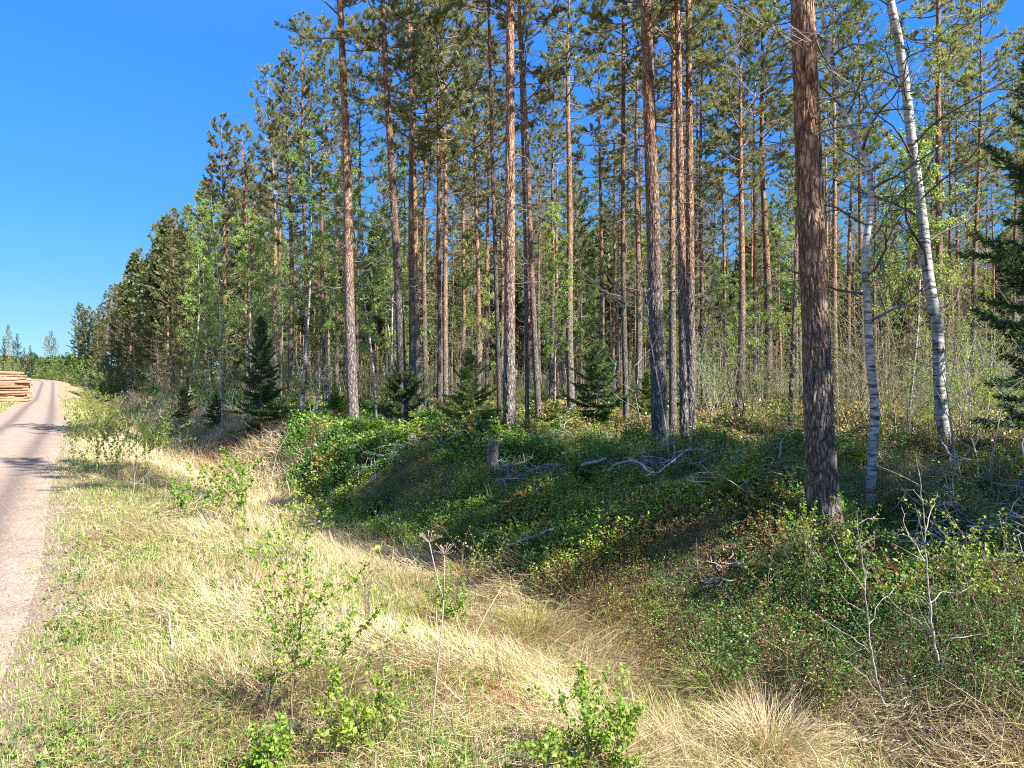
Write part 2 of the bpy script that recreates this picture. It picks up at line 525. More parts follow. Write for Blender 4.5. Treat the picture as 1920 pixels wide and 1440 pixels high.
def road_mat():
    m, nt, out = new_mat('gravel')
    tc = N(nt, 'ShaderNodeTexCoord')
    a = N(nt, 'ShaderNodeAttribute', attribute_name='col')      # r: wheel-track wear
    sx = N(nt, 'ShaderNodeSeparateColor'); nt.links.new(a.outputs['Color'], sx.inputs[0])
    vo = N(nt, 'ShaderNodeTexVoronoi', Scale=62.); nt.links.new(tc.outputs['Object'], vo.inputs['Vector'])
    vo2 = N(nt, 'ShaderNodeTexVoronoi', Scale=17.); nt.links.new(tc.outputs['Object'], vo2.inputs['Vector'])
    n1 = N(nt, 'ShaderNodeTexNoise', Scale=2.2, Detail=9., Roughness=.72); nt.links.new(tc.outputs['Object'], n1.inputs['Vector'])
    st = N(nt, 'ShaderNodeSeparateColor'); nt.links.new(vo.outputs['Color'], st.inputs[0])
    grav = ramp(nt, st.outputs[0], [(0, (.19, .135, .10)), (.5, (.26, .187, .14)), (.93, (.305, .225, .172)), (1, (.44, .38, .31))])
    big = ramp(nt, n1.outputs[0], [(.25, (.62, .60, .58)), (.5, (1, 1, 1)), (.75, (1.22, 1.2, 1.16))])
    mu = N(nt, 'ShaderNodeMix', data_type='RGBA', blend_type='MULTIPLY'); mu.inputs[0].default_value = 1
    nt.links.new(grav, mu.inputs[6]); nt.links.new(big, mu.inputs[7])
    tr = N(nt, 'ShaderNodeMix', data_type='RGBA', blend_type='MULTIPLY')
    ad = N(nt, 'ShaderNodeMath', operation='MULTIPLY_ADD'); nt.links.new(n1.outputs[0], ad.inputs[0]); ad.inputs[1].default_value = .9; ad.inputs[2].default_value = -.45
    a2 = N(nt, 'ShaderNodeMath', operation='ADD', use_clamp=True); nt.links.new(ad.outputs[0], a2.inputs[0]); nt.links.new(sx.outputs[0], a2.inputs[1])
    ml = N(nt, 'ShaderNodeMath', operation='MULTIPLY'); nt.links.new(a2.outputs[0], ml.inputs[0]); nt.links.new(sx.outputs[0], ml.inputs[1])
    nt.links.new(ml.outputs[0], tr.inputs[0]); nt.links.new(mu.outputs[2], tr.inputs[6]); tr.inputs[7].default_value = (.50, .53, .57, 1)
    p = N(nt, 'ShaderNodeBsdfPrincipled', Roughness=.9); p.inputs['Specular IOR Level'].default_value = .2
    nt.links.new(tr.outputs[2], p.inputs['Base Color'])
    bm = N(nt, 'ShaderNodeBump', Strength=.45, Distance=.012)
    hh = N(nt, 'ShaderNodeMath', operation='ADD'); nt.links.new(vo.outputs['Distance'], hh.inputs[0]); nt.links.new(vo2.outputs['Distance'], hh.inputs[1])
    nt.links.new(hh.outputs[0], bm.inputs['Height']); nt.links.new(bm.outputs[0], p.inputs['Normal'])
    nt.links.new(p.outputs[0], out.inputs[0])
    return m


M_needle = leaf_mat('pine_needles', .45, .5, .3, .22, (1.2, 1.2, .7))
M_spruce = leaf_mat('spruce_needles', .35, .5, .25, .15, (1.2, 1.3, .7))
M_leaf = leaf_mat('fresh_leaves', .45, .45, .35, .12, (1.25, 1.3, .6))
M_grass = leaf_mat('grass_blades', .3, .6, .2, .0, (1.1, 1.1, .8))
M_shrub = leaf_mat('dwarf_shrub_leaves', .28, .42, .4, .0, (1.2, 1.3, .6))
M_bark = pine_bark_mat('pine_bark', 2.4, 6.2)
M_bark_near = pine_bark_mat('pine_bark_near', .9, 3.6)
M_limb = wood_mat('limb_bark', (.09, .075, .065), (.25, .20, .165), 12)
M_twig = wood_mat('grey_dead_wood', (.16, .145, .13), (.42, .39, .35), 10)
M_birch = birch_bark_mat()
M_birchlimb = wood_mat('birch_limb', (.05, .04, .038), (.17, .14, .13), 9)
M_stem = wood_mat('sapling_stem', (.10, .07, .05), (.24, .18, .13), 14)
M_palestem = wood_mat('pale_stem', (.22, .195, .16), (.45, .40, .34), 14)
M_greystem = wood_mat('grey_stem', (.13, .11, .09), (.36, .33, .29), 22)
M_dry = wood_mat('dry_stalk', (.20, .155, .11), (.40, .33, .25), 30)
M_log = wood_mat('log_wood', (.75, .72, .7), (1.1, 1.05, 1.0), 6, .8, True)
M_ground = ground_mat()
M_road = road_mat()

# ------------------------------------------------------------------ ground and road
def steps(*spec):
    out = []
    for a, b, s in spec:
        n = max(1, int(round((b - a) / s)))
        out += list(np.linspace(a, b, n, endpoint=False))
    out.append(spec[-1][1])
    return np.array(out)


us = steps((-400, -60, 40), (-60, -10, 5), (-10, 1, .5), (1, 26, .14), (26, 60, .5), (60, 200, 2.5), (200, 500, 25), (500, 2200, 150))
ws = steps((-1600, -300, 120), (-300, -40, 20), (-40, -8, 2), (-8, -2.6, .4), (-2.6, 0, .1), (0, 12, .11), (12, 30, .6), (30, 100, 4), (100, 400, 25), (400, 2000, 150))
UU, WW = np.meshgrid(us, ws, indexing='ij')
VV = WW + vr(UU)
XX, YY = uv_to_xy(UU, VV)
ZZ = height(XX, YY)
nw_ = len(ws)
g = G()
zone = sstep(-.3, .9, WW - ditch_v(UU) + .5 * (fbm(XX * 1.2, YY * 1.2, 4) - .5))
grv = (1 - sstep(-.05, .5, WW + .75 * (fbm(XX * 2.3, YY * 2.3, 14) - .5))) * (WW > -.3)
grv = np.maximum(grv, (1 - sstep(.0, .35, -2.6 - WW)) * (WW < -2))
c = np.stack([zone, grv, zone * 0], -1).reshape(-1, 3)
ii = (np.arange(len(us) - 1)[:, None] * nw_ + np.arange(nw_ - 1)[None]).reshape(-1)
quads = np.stack([ii, ii + nw_, ii + nw_ + 1, ii + 1], -1)
g.add(np.stack([XX, YY, ZZ], -1).reshape(-1, 3), quads, None, c)
structure('ground', g.mesh('ground', M_ground, True))

g = G()
j0 = int(np.argmin(abs(ws + 2.6))); j1 = int(np.argmin(abs(ws - 0)))
ku = np.nonzero((us >= -60) & (us <= 200))[0]
sub = np.ix_(ku, range(j0, j1 + 1))
rw = WW[sub]
wear = np.exp(-((rw + .55) / .30) ** 2) + np.exp(-((rw + 1.85) / .30) ** 2)
n_ = j1 - j0 + 1
ii = (np.arange(len(ku) - 1)[:, None] * n_ + np.arange(n_ - 1)[None]).reshape(-1)
g.add(np.stack([XX[sub], YY[sub], ZZ[sub] + .004], -1).reshape(-1, 3), np.stack([ii, ii + n_, ii + n_ + 1, ii + 1], -1), None,
      np.stack([wear, wear, wear], -1).reshape(-1, 3))
structure('gravel_road', g.mesh('gravel_road', M_road, True))


# ------------------------------------------------------------------ ground cover (nobody could count it)
def scatter(n, rmin, rmax, r0, p, amax=44):
    r = np.linspace(rmin, rmax, 4000)
    pdf = r * np.minimum(1, (r0 / r) ** p)
    cdf = np.cumsum(pdf); cdf /= cdf[-1]
    rr = np.interp(R.uniform(0, 1, n), cdf, r)
    an = np.radians(R.uniform(-amax, amax, n))
    x = rr * np.sin(an); y = rr * np.cos(an)
    u, v = xy_to_uv(x, y)
    return x, y, u, v - vr(u), rr


def keep(mask, *a):
    return [b[mask] for b in a]


def P3(x, y, dz=0.):
    return np.stack([x, y, height(x, y) + dz], -1)


STRAW = np.array([.60, .47, .31]); TAN = np.array([.45, .31, .19]); RUST = np.array([.27, .115, .05])
LIME = np.array([.24, .32, .055]); GREEN = np.array([.13, .24, .04])

# dry straw, matted and standing, over the verge, the ditch and the foot of the bank
g = G()
x, y, u, w, r = scatter(560000, 2.2, 70, 4.6, 1.75)
vd = ditch_v(u)
edge = .0 + .55 * fbm(x * 1.1, y * 1.1, 31)
pr = sstep(edge - .25, edge + .5, w) * (1 - sstep(.3, 1.1, w - vd + .40 - .4 * (1 - sstep(2.6, 4.0, u)) - 2.1 * sstep(12, 22, u) - 1.0 * (fbm(x * .8, y * .8, 77) - .35))) * (.4 + .9 * fbm(x * 2.1, y * 2.1, 40))
pr = np.maximum(pr, .13 * (w > -.3 + .35 * fbm(x * 2, y * 2, 12)) * (w < 1))
pr = np.where((w < -2.75) & (w > -9), .8, pr)
x, y, u, w, r = keep(R.uniform(0, 1, len(x)) < pr, x, y, u, w, r)
m = len(x)
sc = np.clip(r / 7, 1, 5)
flow = 2 * PI * 1.3 * fbm(x * .55, y * .55, 52)
az = flow + R.normal(0, .8, m)
stand = R.uniform(0, 1, m) < (.12 + .45 * sstep(14, 24, u) + .38 * sstep(.55, .7, fbm(x * .6, y * .6, 9)))
lean = np.where(stand, np.abs(R.normal(.3, .3, m)), R.normal(1.25, .22, m))
curve = np.where(stand, R.uniform(.3, 1.9, m), R.uniform(-.7, .7, m))
L = np.where(u > 18, 1.7, 1.0) * np.where(stand, R.uniform(.14, .40, m), R.uniform(.15, .42, m)) * np.clip(w * .6 + .2, .25, 1)
wd = R.uniform(.0022, .0055, m) * sc
t1 = fbm(x * .9, y * .9, 61)[:, None]
rust = sstep(.6, .75, fbm(x * .8 + 5, y * .8, 66))[:, None]
L = L * (.45 + 1.2 * sstep(.3, .7, fbm(x * 1.4, y * 1.4, 63)))
L = L * np.where(w < 2.6, .66, .85)
t1 = sstep(.32, .68, t1)
cc = STRAW * (1 - t1) * 1.1 + TAN * t1 * .85
rp = ground_at(925, 1305)
rust = np.maximum(rust * .35, .85 * np.exp(-((x - rp[0]) ** 2 + (y - rp[1]) ** 2) / .10)[:, None])
cc = cc * (1 - rust) + RUST * 1.4 * rust
gr = (R.uniform(0, 1, m) < .10)[:, None]
cc = np.where(gr, LIME, cc) * R.uniform(.6, 1.3, (m, 1)) * (1 + R.uniform(-.08, .08, (m, 3)))
blades(g, P3(x, y, R.uniform(0, .05, m)), az, L, wd, lean, curve, cc)
structure('dry_grass', g.mesh('dry_grass', M_grass), 'stuff')

# fresh green grass in the straw
g = G()
x, y, u, w, r = scatter(520000, 2.2, 80, 4.6, 1.7)
vd = ditch_v(u)
pat = fbm(x * .9, y * .9, 71)
pr = sstep(-.25, .45, w) * (1 - sstep(-.2, 1.2, w - vd)) * (.36 + 1.2 * sstep(.36, .58, pat)) * (1.4 - .85 * sstep(1.2, 3.2, w))
pr = np.maximum(pr, sstep(.4, .9, w) * (1 - sstep(1.3, 2.8, w)) * sstep(24, 34, u) * .95)
pr = np.where((w < -2.65) & (w > -30), .75, pr)
x, y, u, w, r = keep(R.uniform(0, 1, len(x)) < pr, x, y, u, w, r)
m = len(x); sc = np.clip(r / 7, 1, 6)
L = R.uniform(.05, .17, m) * np.where(u > 24, 2.2, 1.0) * np.clip(w * .8 + .3, .35, 1.0) * np.where(w < -2, 2.2, 1)
L = np.abs(L)
k = fbm(x * .5, y * .5, 90)[:, None]
cc = (LIME * k + GREEN * (1 - k)) * R.uniform(.65, 1.35, (m, 1))
cc = np.where(R.uniform(0, 1, (m, 1)) < .25, STRAW * .9, cc)
blades(g, P3(x, y), R.uniform(0, 2 * PI, m), L, R.uniform(.003, .006, m) * sc, np.abs(R.normal(.15, .2, m)), R.uniform(.1, 1.2, m), cc, seg=2)
structure('green_grass', g.mesh('green_grass', M_grass), 'stuff')

# last year's leaves and litter between the blades
g = G()
x, y, u, w, r = scatter(26000, 2.2, 25, 5, 1.5)
x, y, u, w, r = keep((w > .2) & (w < 8) & (R.uniform(0, 1, len(x)) < .15 + fbm(x * 1.7, y * 1.7, 95)), x, y, u, w, r)
m = len(x)
cc = np.where(R.uniform(0, 1, (m, 1)) < .5, np.array([.24, .15, .09]), np.array([.42, .33, .22])) * R.uniform(.5, 1.3, (m, 1))
d = rdir(m); d[:, 2] *= .25
leaves(g, P3(x, y, R.uniform(.005, .05, m)), d, np.array([[0, 0, 1.]]) + .7 * rdir(m), R.uniform(.02, .05, m), R.uniform(.012, .028, m), cc, True, .3)
structure('leaf_litter', g.mesh('leaf_litter', M_grass), 'stuff')

# low broad-leaved herbs on the verge
g = G()
x, y, u, w, r = scatter(46000, 2.2, 24, 5, 1.4)
pr = sstep(0, .4, w) * (1 - sstep(1.8, 3.9, w)) * sstep(.38, .58, fbm(x * 1.2, y * 1.2, 101))
x, y, u, w, r = keep(R.uniform(0, 1, len(x)) < pr, x, y, u, w, r)
m = len(x); K = 9
b = P3(x, y)
hh = R.uniform(.01, .10, m)
P = np.repeat(b, K, 0); az = R.uniform(0, 2 * PI, m * K)
el = R.uniform(.1, 1.0, m * K)
d = np.stack([np.cos(az) * np.cos(el), np.sin(az) * np.cos(el), np.sin(el)], -1)
P = P + np.repeat(hh, K)[:, None] * np.array([0, 0, 1]) * R.uniform(.2, 1, (m * K, 1)) + d * .01
base = np.repeat(np.where(R.uniform(0, 1, (m, 1)) < .3, np.array([.10, .20, .06]), np.array([.22, .31, .06])), K, 0)
LL = np.repeat(R.uniform(.010, .032, m), K) * R.uniform(.7, 1.3, m * K)
leaves(g, P, d, np.array([[0, 0, 1.]]) + .3 * rdir(m * K), LL, LL * .5, base * R.uniform(.7, 1.3, (m * K, 1)), True)
structure('meadow_herbs', g.mesh('meadow_herbs', M_leaf), 'stuff')

# bilberry and lingonberry carpet on the bank and under the trees
g = G(); gs = G()
x, y, u, w, r = scatter(350000, 2.6, 60, 4.8, 1.5, 46)
vd = ditch_v(u)
pat = fbm(x * .7, y * .7, 121)
pr = sstep(.5, 1.0, w - vd + .45 - .4 * (1 - sstep(2.6, 4.0, u)) - 2.2 * sstep(13, 22, u) + .8 * (fbm(x * 1.1, y * 1.1, 5) - .5)) * (.7 + .6 * sstep(.34, .5, pat)) * (1 - .4 * sstep(7, 12, w))
x, y, u, w, r = keep(R.uniform(0, 1, len(x)) < pr, x, y, u, w, r)
m = len(x)
print('shrub sprigs', m)
sc = np.clip(r / 8, 1, 4.2)
hgt = R.uniform(.10, .30, m) * (.5 + 1.15 * sstep(.3, .7, fbm(x * 1.1, y * 1.1, 130)))
b = P3(x, y)
tl = rdir(m) * .35; tl[:, 2] = 1; tl = nrm(tl)
top = b + tl * hgt[:, None]
sticks(gs, b, top, .0016 * sc, .0009 * sc, vary((.16, .10, .06), m))
K = 12
s = R.uniform(.35, 1.05, m * K)
P = np.repeat(b, K, 0) + np.repeat(tl * hgt[:, None], K, 0) * s[:, None] + rdir(m * K) * (.03 * np.repeat(sc, K))[:, None] * np.array([1, 1, .5])
d = rdir(m * K); d[:, 2] = np.abs(d[:, 2]) * .6 + .05
LL = R.uniform(.013, .03, m * K) * np.repeat(sc * (.65 + .9 * sstep(.35, .65, fbm(x * .9 + 3, y * .9, 133))), K)
kind = fbm(x * 1.1 + 9, y * 1.1, 140)
fr = sstep(.55, .66, kind)[:, None]
dry = (sstep(.56, .68, fbm(x * 1.4, y * 1.4 + 7, 150)) * .42)[:, None]
bc = np.array([.085, .185, .03]) * (1 - fr) + np.array([.20, .29, .035]) * fr
dry = dry + (.22 * (1 - sstep(5, 8, u)) * sstep(.4, .6, fbm(x * 1.9, y * 1.9, 155)))[:, None]
isdry = R.uniform(0, 1, (m, 1)) < dry
bc = np.where(isdry, np.array([.26, .16, .065]), bc)
heath = (sstep(8.0, 13, w + 2.5 * (fbm(x * .4, y * .4, 171) - .5)) * .82)[:, None]
hk = R.uniform(0, 1, (m, 1))
bc = np.where(hk < heath, np.where(hk < heath * .62, np.array([.29, .19, .10]), np.array([.22, .24, .07])), bc)
bc = np.repeat(bc, K, 0) * R.uniform(.55, 1.45, (m * K, 1))
leaves(g, P, d, np.array([[0, 0, 1.]]) + .7 * rdir(m * K), LL, LL * .58, bc)
structure('bilberry_carpet', g.mesh('bilberry_carpet', M_shrub), 'stuff')
gs2 = gs
# heath twigs and needle litter
x, y, u, w, r = scatter(70000, 3, 60, 7.0, 1.4, 46)
vd = ditch_v(u)
x, y, u, w, r = keep((w - vd > .3) & (R.uniform(0, 1, len(x)) < .25 + .8 * fbm(x * .8, y * .8, 160)), x, y, u, w, r)
m = len(x); sc = np.clip(r / 8, 1, 4)
d = rdir(m); up = R.uniform(0, 1, m) < .5
d[:, 2] = np.where(up, np.abs(d[:, 2]) + .6, np.abs(d[:, 2]) * .12); d = nrm(d)
b = P3(x, y, R.uniform(0, .06, m))
Ls = R.uniform(.06, .36, m)
tc_ = np.where(R.uniform(0, 1, (m, 1)) < .45, np.array([.36, .32, .28]), np.array([.22, .13, .07])) * R.uniform(.5, 1.3, (m, 1))
sticks(gs2, b, b + d * Ls[:, None], R.uniform(.001, .0026, m) * sc, .0008 * sc, tc_)
structure('heath_twigs', gs2.mesh('heath_twigs', M_grass), 'stuff')


# ------------------------------------------------------------------ trees
def pine_parts(seed, H=16.5, cb=.52, Rm=1.75, nb=62, r0=.13, dead=18, tuftw=.0145, low=False, dense=1.1):
    """trunk, limb and needle geometry of one pine with its base at the origin"""
    global R
    R = np.random.default_rng(seed)
    ph = R.uniform(0, 6.28, 4)
    am = R.uniform(.03, .13)

    def axis(z):
        z = np.asarray(z, float)
        s = z / H
        return np.stack([am * np.sin(3.1 * s + ph[0]) - am * math.sin(ph[0]) + .03 * np.sin(11 * s + ph[2]) - .03 * math.sin(ph[2]),
                         am * np.sin(3.7 * s + ph[1]) - am * math.sin(ph[1]) + .03 * np.sin(9 * s + ph[3]) - .03 * math.sin(ph[3]), z], -1)

    def rad(z):
        s = np.clip(z / H, 0, 1)
        return r0 * ((1 - s) ** .75 * .97 + .03) * (1 + .35 * np.exp(-z / .22))

    gt = G(); gl = G(); gn = G()
    zz = np.concatenate([[-.25, -.02, .1, .25, .5, .9], np.linspace(1.5, H, 26)])
    tube(gt, axis(zz), rad(np.clip(zz, 0, H)), 14)
    zb = cb * H
    ga = 0
    SP0, SP1, SR = [], [], []
    TP, TD, TS = [], [], []
    for i in range(nb):
        t = (max(i + R.uniform(-.3, .3), 0) / nb) ** .92 if not low else (i + R.uniform(-.3, .3)) / nb
        t = min(max(t, 0), .985)
        z = zb + (H - zb) * t
        ga += 2.4 + R.normal(0, .45)
        prof = (1 - t) ** .62 * (.45 + .62 * min(t * 3.2, 1))
        L = Rm * prof * R.uniform(.55, 1.25) + .22
        el = math.radians(-8 + 52 * t + R.normal(0, 9))
        d0 = np.array([math.cos(ga) * math.cos(el), math.sin(ga) * math.cos(el), math.sin(el)])
        n = 6
        P = [axis(z)]
        dd = d0.copy()
        for k in range(n):
            P.append(P[-1] + dd * L / n)
            dd = nrm(dd + np.array([0, 0, .13]) + R.normal(0, .13, 3))
        P = np.array(P)
        rb = (.010 + .012 * L) * (1 - .45 * t)
        tube(gl, P, np.linspace(rb, rb * .25, n + 1), 5, cap=False)
        ns = int((3 + L * 6.5) * dense)
        for q in range(ns):
            s = R.uniform(.28, 1.0) ** .8
            f = s * n; k = min(int(f), n - 1)
            p0 = P[k] + (P[k + 1] - P[k]) * (f - k)
            sd = nrm(P[k + 1] - P[k]); side = nrm(np.cross(sd, [0, 0, 1])) * (1 if q % 2 else -1)
            dv = nrm(sd * R.uniform(.4, 1.0) + side * R.uniform(.3, 1.0) + np.array([0, 0, R.uniform(-.15, .5)]))
            ls = R.uniform(.16, .42) * (.6 + .5 * L / Rm)
            p1 = p0 + dv * ls
            SP0.append(p0); SP1.append(p1); SR.append(.006)
            nt_ = max(2, int(ls / .10))
            for e in range(nt_):
                ss = .35 + .7 * (e + R.uniform(0, 1)) / nt_
                TP.append(p0 + dv * ls * ss + R.normal(0, .02, 3)); TD.append(dv + np.array([0, 0, .35])); TS.append(R.uniform(.11, .18))
        TP.append(P[-1]); TD.append(dd); TS.append(.18)
    SP0 = np.array(SP0); SP1 = np.array(SP1)
    sticks(gl, SP0, SP1, .007, .003)
    # dead lower branches
    for i in range(dead):
        z = R.uniform(min(.18, cb), cb + .08) * H
        a = R.uniform(0, 6.28); L = R.uniform(.25, 1.5) * (.5 + z / H)
        el = R.uniform(-.35, .35)
        P = [axis(z)]; dd = np.array([math.cos(a) * math.cos(el), math.sin(a) * math.cos(el), math.sin(el)])
        for k in range(5):
            P.append(P[-1] + dd * L / 5); dd = nrm(dd + R.normal(0, .22, 3) + np.array([0, 0, -.03]))
        P = np.array(P)
        tube(gl, P, np.linspace(.012, .003, 6), 4, cap=False)
        mm = int(3 + L * 5)
        k = R.integers(1, 5, mm)
        dv = nrm(P[k] - P[k - 1] + .9 * rdir(mm))
        l2 = R.uniform(.1, .45, mm)[:, None]
        sticks(gl, P[k], P[k] + dv * l2, .004, .0015)
        e0 = np.repeat(P[k] + dv * l2 * .6, 2, 0); 
        sticks(gl, e0, e0 + nrm(np.repeat(dv, 2, 0) + rdir(2 * mm)) * R.uniform(.06, .22, (2 * mm, 1)), .002, .001)
    TP = np.array(TP); TD = np.array(TD); TS = np.array(TS)
    cl = vary((.20, .21, .095), len(TP), .3, .12)
    yl = R.uniform(0, 1, (len(TP), 1)) < .12
    cl = np.where(yl, cl * np.array([1.5, 1.25, .9]), cl)
    tufts(gn, TP, TD, TS, 20, tuftw, .62, cl)
    return gt, gl, gn


def spruce_parts(seed, H=3., Rm=.9, nb=70, col=(.03, .062, .02), low=.04, tw=.010, kk=1.0):
    global R
    R = np.random.default_rng(seed)
    gt = G(); gn = G()
    zz = np.linspace(-.1, H, 12)
    tube(gt, np.stack([zz * 0, zz * 0, zz], -1), np.maximum(.012 * H * (1 - np.clip(zz, 0, H) / H), .004), 7)
    TP, TD, TS, SP0, SP1 = [], [], [], [], []
    a = 0
    for i in range(nb):
        t = (i + R.uniform(-.3, .3)) / nb
        t = min(max(t, 0.01), .98)
        z = H * (low + (1 - low) * t)
        a += 2.4 + R.normal(0, .3)
        L = Rm * ((1 - t) ** .85) * R.uniform(.4, 1.25) * (.7 + .6 * min(1, t * 5)) + .05 * H * (1 - t) * .3
        el = math.radians(-16 + 60 * t + R.normal(0, 11))
        d = np.array([math.cos(a) * math.cos(el), math.sin(a) * math.cos(el), math.sin(el)])
        n = 6
        P = [np.array([0, 0, z])]; dd = d.copy()
        for k in range(n):
            P.append(P[-1] + dd * L / n); dd = nrm(dd + np.array([0, 0, .09]) + R.normal(0, .05, 3))
        P = np.array(P)
        tube(gt, P, np.linspace(.008, .002, n + 1) * (.5 + H / 6), 4, cap=False)
        step = .055 * (H / 3) ** .6 / kk
        for s in np.arange(.12, 1.0, step / max(L, .05)):
            f = s * n; k = min(int(f), n - 1)
            p0 = P[k] + (P[k + 1] - P[k]) * (f - k); sd = nrm(P[k + 1] - P[k]); side = nrm(np.cross(sd, [0, 0, 1]))
            for sg in (-1, 1):
                dv = nrm(sd * .8 + side * sg * R.uniform(.5, .9) + np.array([0, 0, R.uniform(-.35, .05)]))
                ls = (.30 * L * (1 - s) + .06 * (H / 3) ** .5) * R.uniform(.6, 1.2)
                SP0.append(p0); SP1.append(p0 + dv * ls)
                nt_ = max(2, int(ls / (.04 * (H / 3) ** .6) * kk))
                for e in range(nt_):
                    TP.append(p0 + dv * ls * (e + .3) / nt_); TD.append(dv); TS.append(.07 * (H / 3) ** .5)
        TP.append(P[-1]); TD.append(dd); TS.append(.06)
    sticks(gt, SP0, SP1, .0025, .001)
    TP = np.array(TP); TD = np.array(TD); TS = np.array(TS)
    tufts(gn, TP, TD, TS, 7, tw * (H / 3) ** .5, .75, vary(col, len(TP), .35, .12))
    return gt, gn


def grow(P0, d0, L, r, depth, out_limbs, tips, up=.05, gn=.18, split=4):
    n = 6
    P = [np.asarray(P0, float)]; dd = nrm(d0)
    for k in range(n):
        P.append(P[-1] + dd * L / n); dd = nrm(dd + R.normal(0, gn, 3) + np.array([0, 0, up]))
    P = np.array(P)
    out_limbs.append((P, np.linspace(r, r * .3, n + 1)))
    if depth == 0:
        tips.append(P)
        return
    for q in range(split):
        s = R.uniform(.25, .98); k = min(int(s * n), n - 1)
        p = P[k] + (P[k + 1] - P[k]) * (s * n - k)
        sd = nrm(P[k + 1] - P[k])
        dv = nrm(sd * .7 + nrm(np.cross(sd, rdir(1)[0])) * R.uniform(.5, 1.0))
        grow(p, dv, L * R.uniform(.35, .6), r * .45, depth - 1, out_limbs, tips, up, gn, split)


def leafy(gn, tips, per, L0, L1, col, fine=False, droop=.3, spread=.03):
    A = np.concatenate([t for t in tips])
    m = int(len(A) * per)
    k = R.integers(0, len(A), m)
    P = A[k] + rdir(m) * spread
    d = rdir(m); d[:, 2] -= droop
    LL = R.uniform(L0, L1, m)
    leaves(gn, P, d, rdir(m) * .8 + np.array([0, 0, .5]), LL, LL * R.uniform(.6, .8, m), vary(col, m, .3, .1), fine)


def birch_parts(seed, H=11., path=None, rads=None, nb=26, cb=.35, Rm=1.6, col=(.17, .25, .05), per=3.0, L=(.03, .05), depth=2):
    global R
    R = np.random.default_rng(seed)
    gt, gl, gn = G(), G(), G()
    if path is None:
        z = np.linspace(-.1, H, 20)
        ph = R.uniform(0, 6, 2); am = R.uniform(.08, .25)
        path = np.stack([am * np.sin(4 * z / H + ph[0]) - am * math.sin(ph[0]), am * np.sin(5 * z / H + ph[1]) - am * math.sin(ph[1]), z], -1)
        rads = .0048 * H * (1 - np.clip(z / H, 0, 1) * .92) * (1 + .3 * np.exp(-np.clip(z, 0, 9) / .2))
    path = np.asarray(path, float)
    tube(gt, path, rads, 12)
    limbs, tips = [], []
    n = len(path)
    a = R.uniform(0, 6)
    for i in range(nb):
        s = cb + (1 - cb) * (i + R.uniform(0, 1)) / nb * .97
        f = s * (n - 1); k = min(int(f), n - 2)
        p = path[k] + (path[k + 1] - path[k]) * (f - k)
        a += 2.4 + R.normal(0, .4)
        el = R.uniform(.15, .8)
        d = np.array([math.cos(a) * math.cos(el), math.sin(a) * math.cos(el), math.sin(el)])
        LL = Rm * (1 - .65 * (s - cb) / (1 - cb)) * R.uniform(.5, 1.15)
        grow(p, d, LL, .008 + .008 * LL, depth, limbs, tips, .0, .17, 4)
    for P, r in limbs:
        tube(gl, P, np.maximum(r, .0012), 4, cap=False)
    leafy(gn, tips, per, L[0], L[1], col, False, .3, .05)
    return gt, gl, gn


def to_tree(name, label, cat, loc, gt, gl, gn, mt, ml, mn, group=None):
    t = thing(name, label, cat, loc, group)
    link('trunk', gt.mesh('trunk', mt, True), t)
    link('crown', mesh2('crown', [(gn, mn), (gl, ml)]), t)
    return t


# --- pine prototypes: meshes made once, then shared
protos = []
for k in range(9):
    gt, gl, gn = pine_parts(100 + k, H=16.5, cb=[.52, .48, .56, .5, .54, .46, .52, .57, .5][k], Rm=[1.7, 1.9, 1.5, 1.65, 1.8, 1.7, 1.45, 1.6, 1.9][k],
                            nb=[60, 64, 52, 58, 56, 66, 50, 54, 60][k], dead=[26, 32, 24, 36, 28, 34, 30, 22, 28][k])
    protos.append((gt.mesh('trunk', M_bark, True), mesh2('crown', [(gn, M_needle), (gl, M_limb)])))
eprotos = []
for k in range(4):
    gt, gl, gn = pine_parts(200 + k, H=15.5, cb=[.03, .1, .06, .14][k], Rm=2.35, nb=[105, 98, 110, 94][k], dead=8, tuftw=.019, low=True, dense=1.5)
    eprotos.append((gt.mesh('trunk', M_bark, True), mesh2('crown', [(gn, M_needle), (gl, M_limb)])))
dprotos = []
for k in range(6):
    gt, gl, gn = pine_parts(260 + k, H=16.5, cb=[.58, .5, .62, .54, .45, .6][k], Rm=[1.3, 1.45, 1.2, 1.35, 1.3, 1.4][k], nb=[46, 54, 42, 50, 58, 44][k], dead=34, dense=.85)
    dprotos.append((gt.mesh('trunk', M_bark, True), mesh2('crown', [(gn, M_needle), (gl, M_limb)])))
R = np.random.default_rng(5)
PINE_POS = []


def pine(loc, dia, label, group, k=None, H=None, tilt=(0, 0), edge=False, rot=None):
    pr = dprotos if edge == 'deep' else eprotos if edge else protos
    k = R.integers(0, len(pr)) if k is None else k
    me = pr[k % len(pr)]
    t = thing('pine_tree', label, 'tree', loc, group)
    s = (H or R.uniform(15, 18)) / 16.5
    t.scale = (s, s, s)
    t.rotation_euler = (tilt[1], tilt[0], 0)
    rz = R.uniform(0, 6.28) if rot is None else rot
    f = dia / (.26 * s)
    tr = link('trunk', me[0], t); tr.rotation_euler.z = rz; tr.scale = (f, f, 1)
    cr = link('crown', me[1], t); cr.rotation_euler.z = rz
    PINE_POS.append((loc[0], loc[1]))
    return t


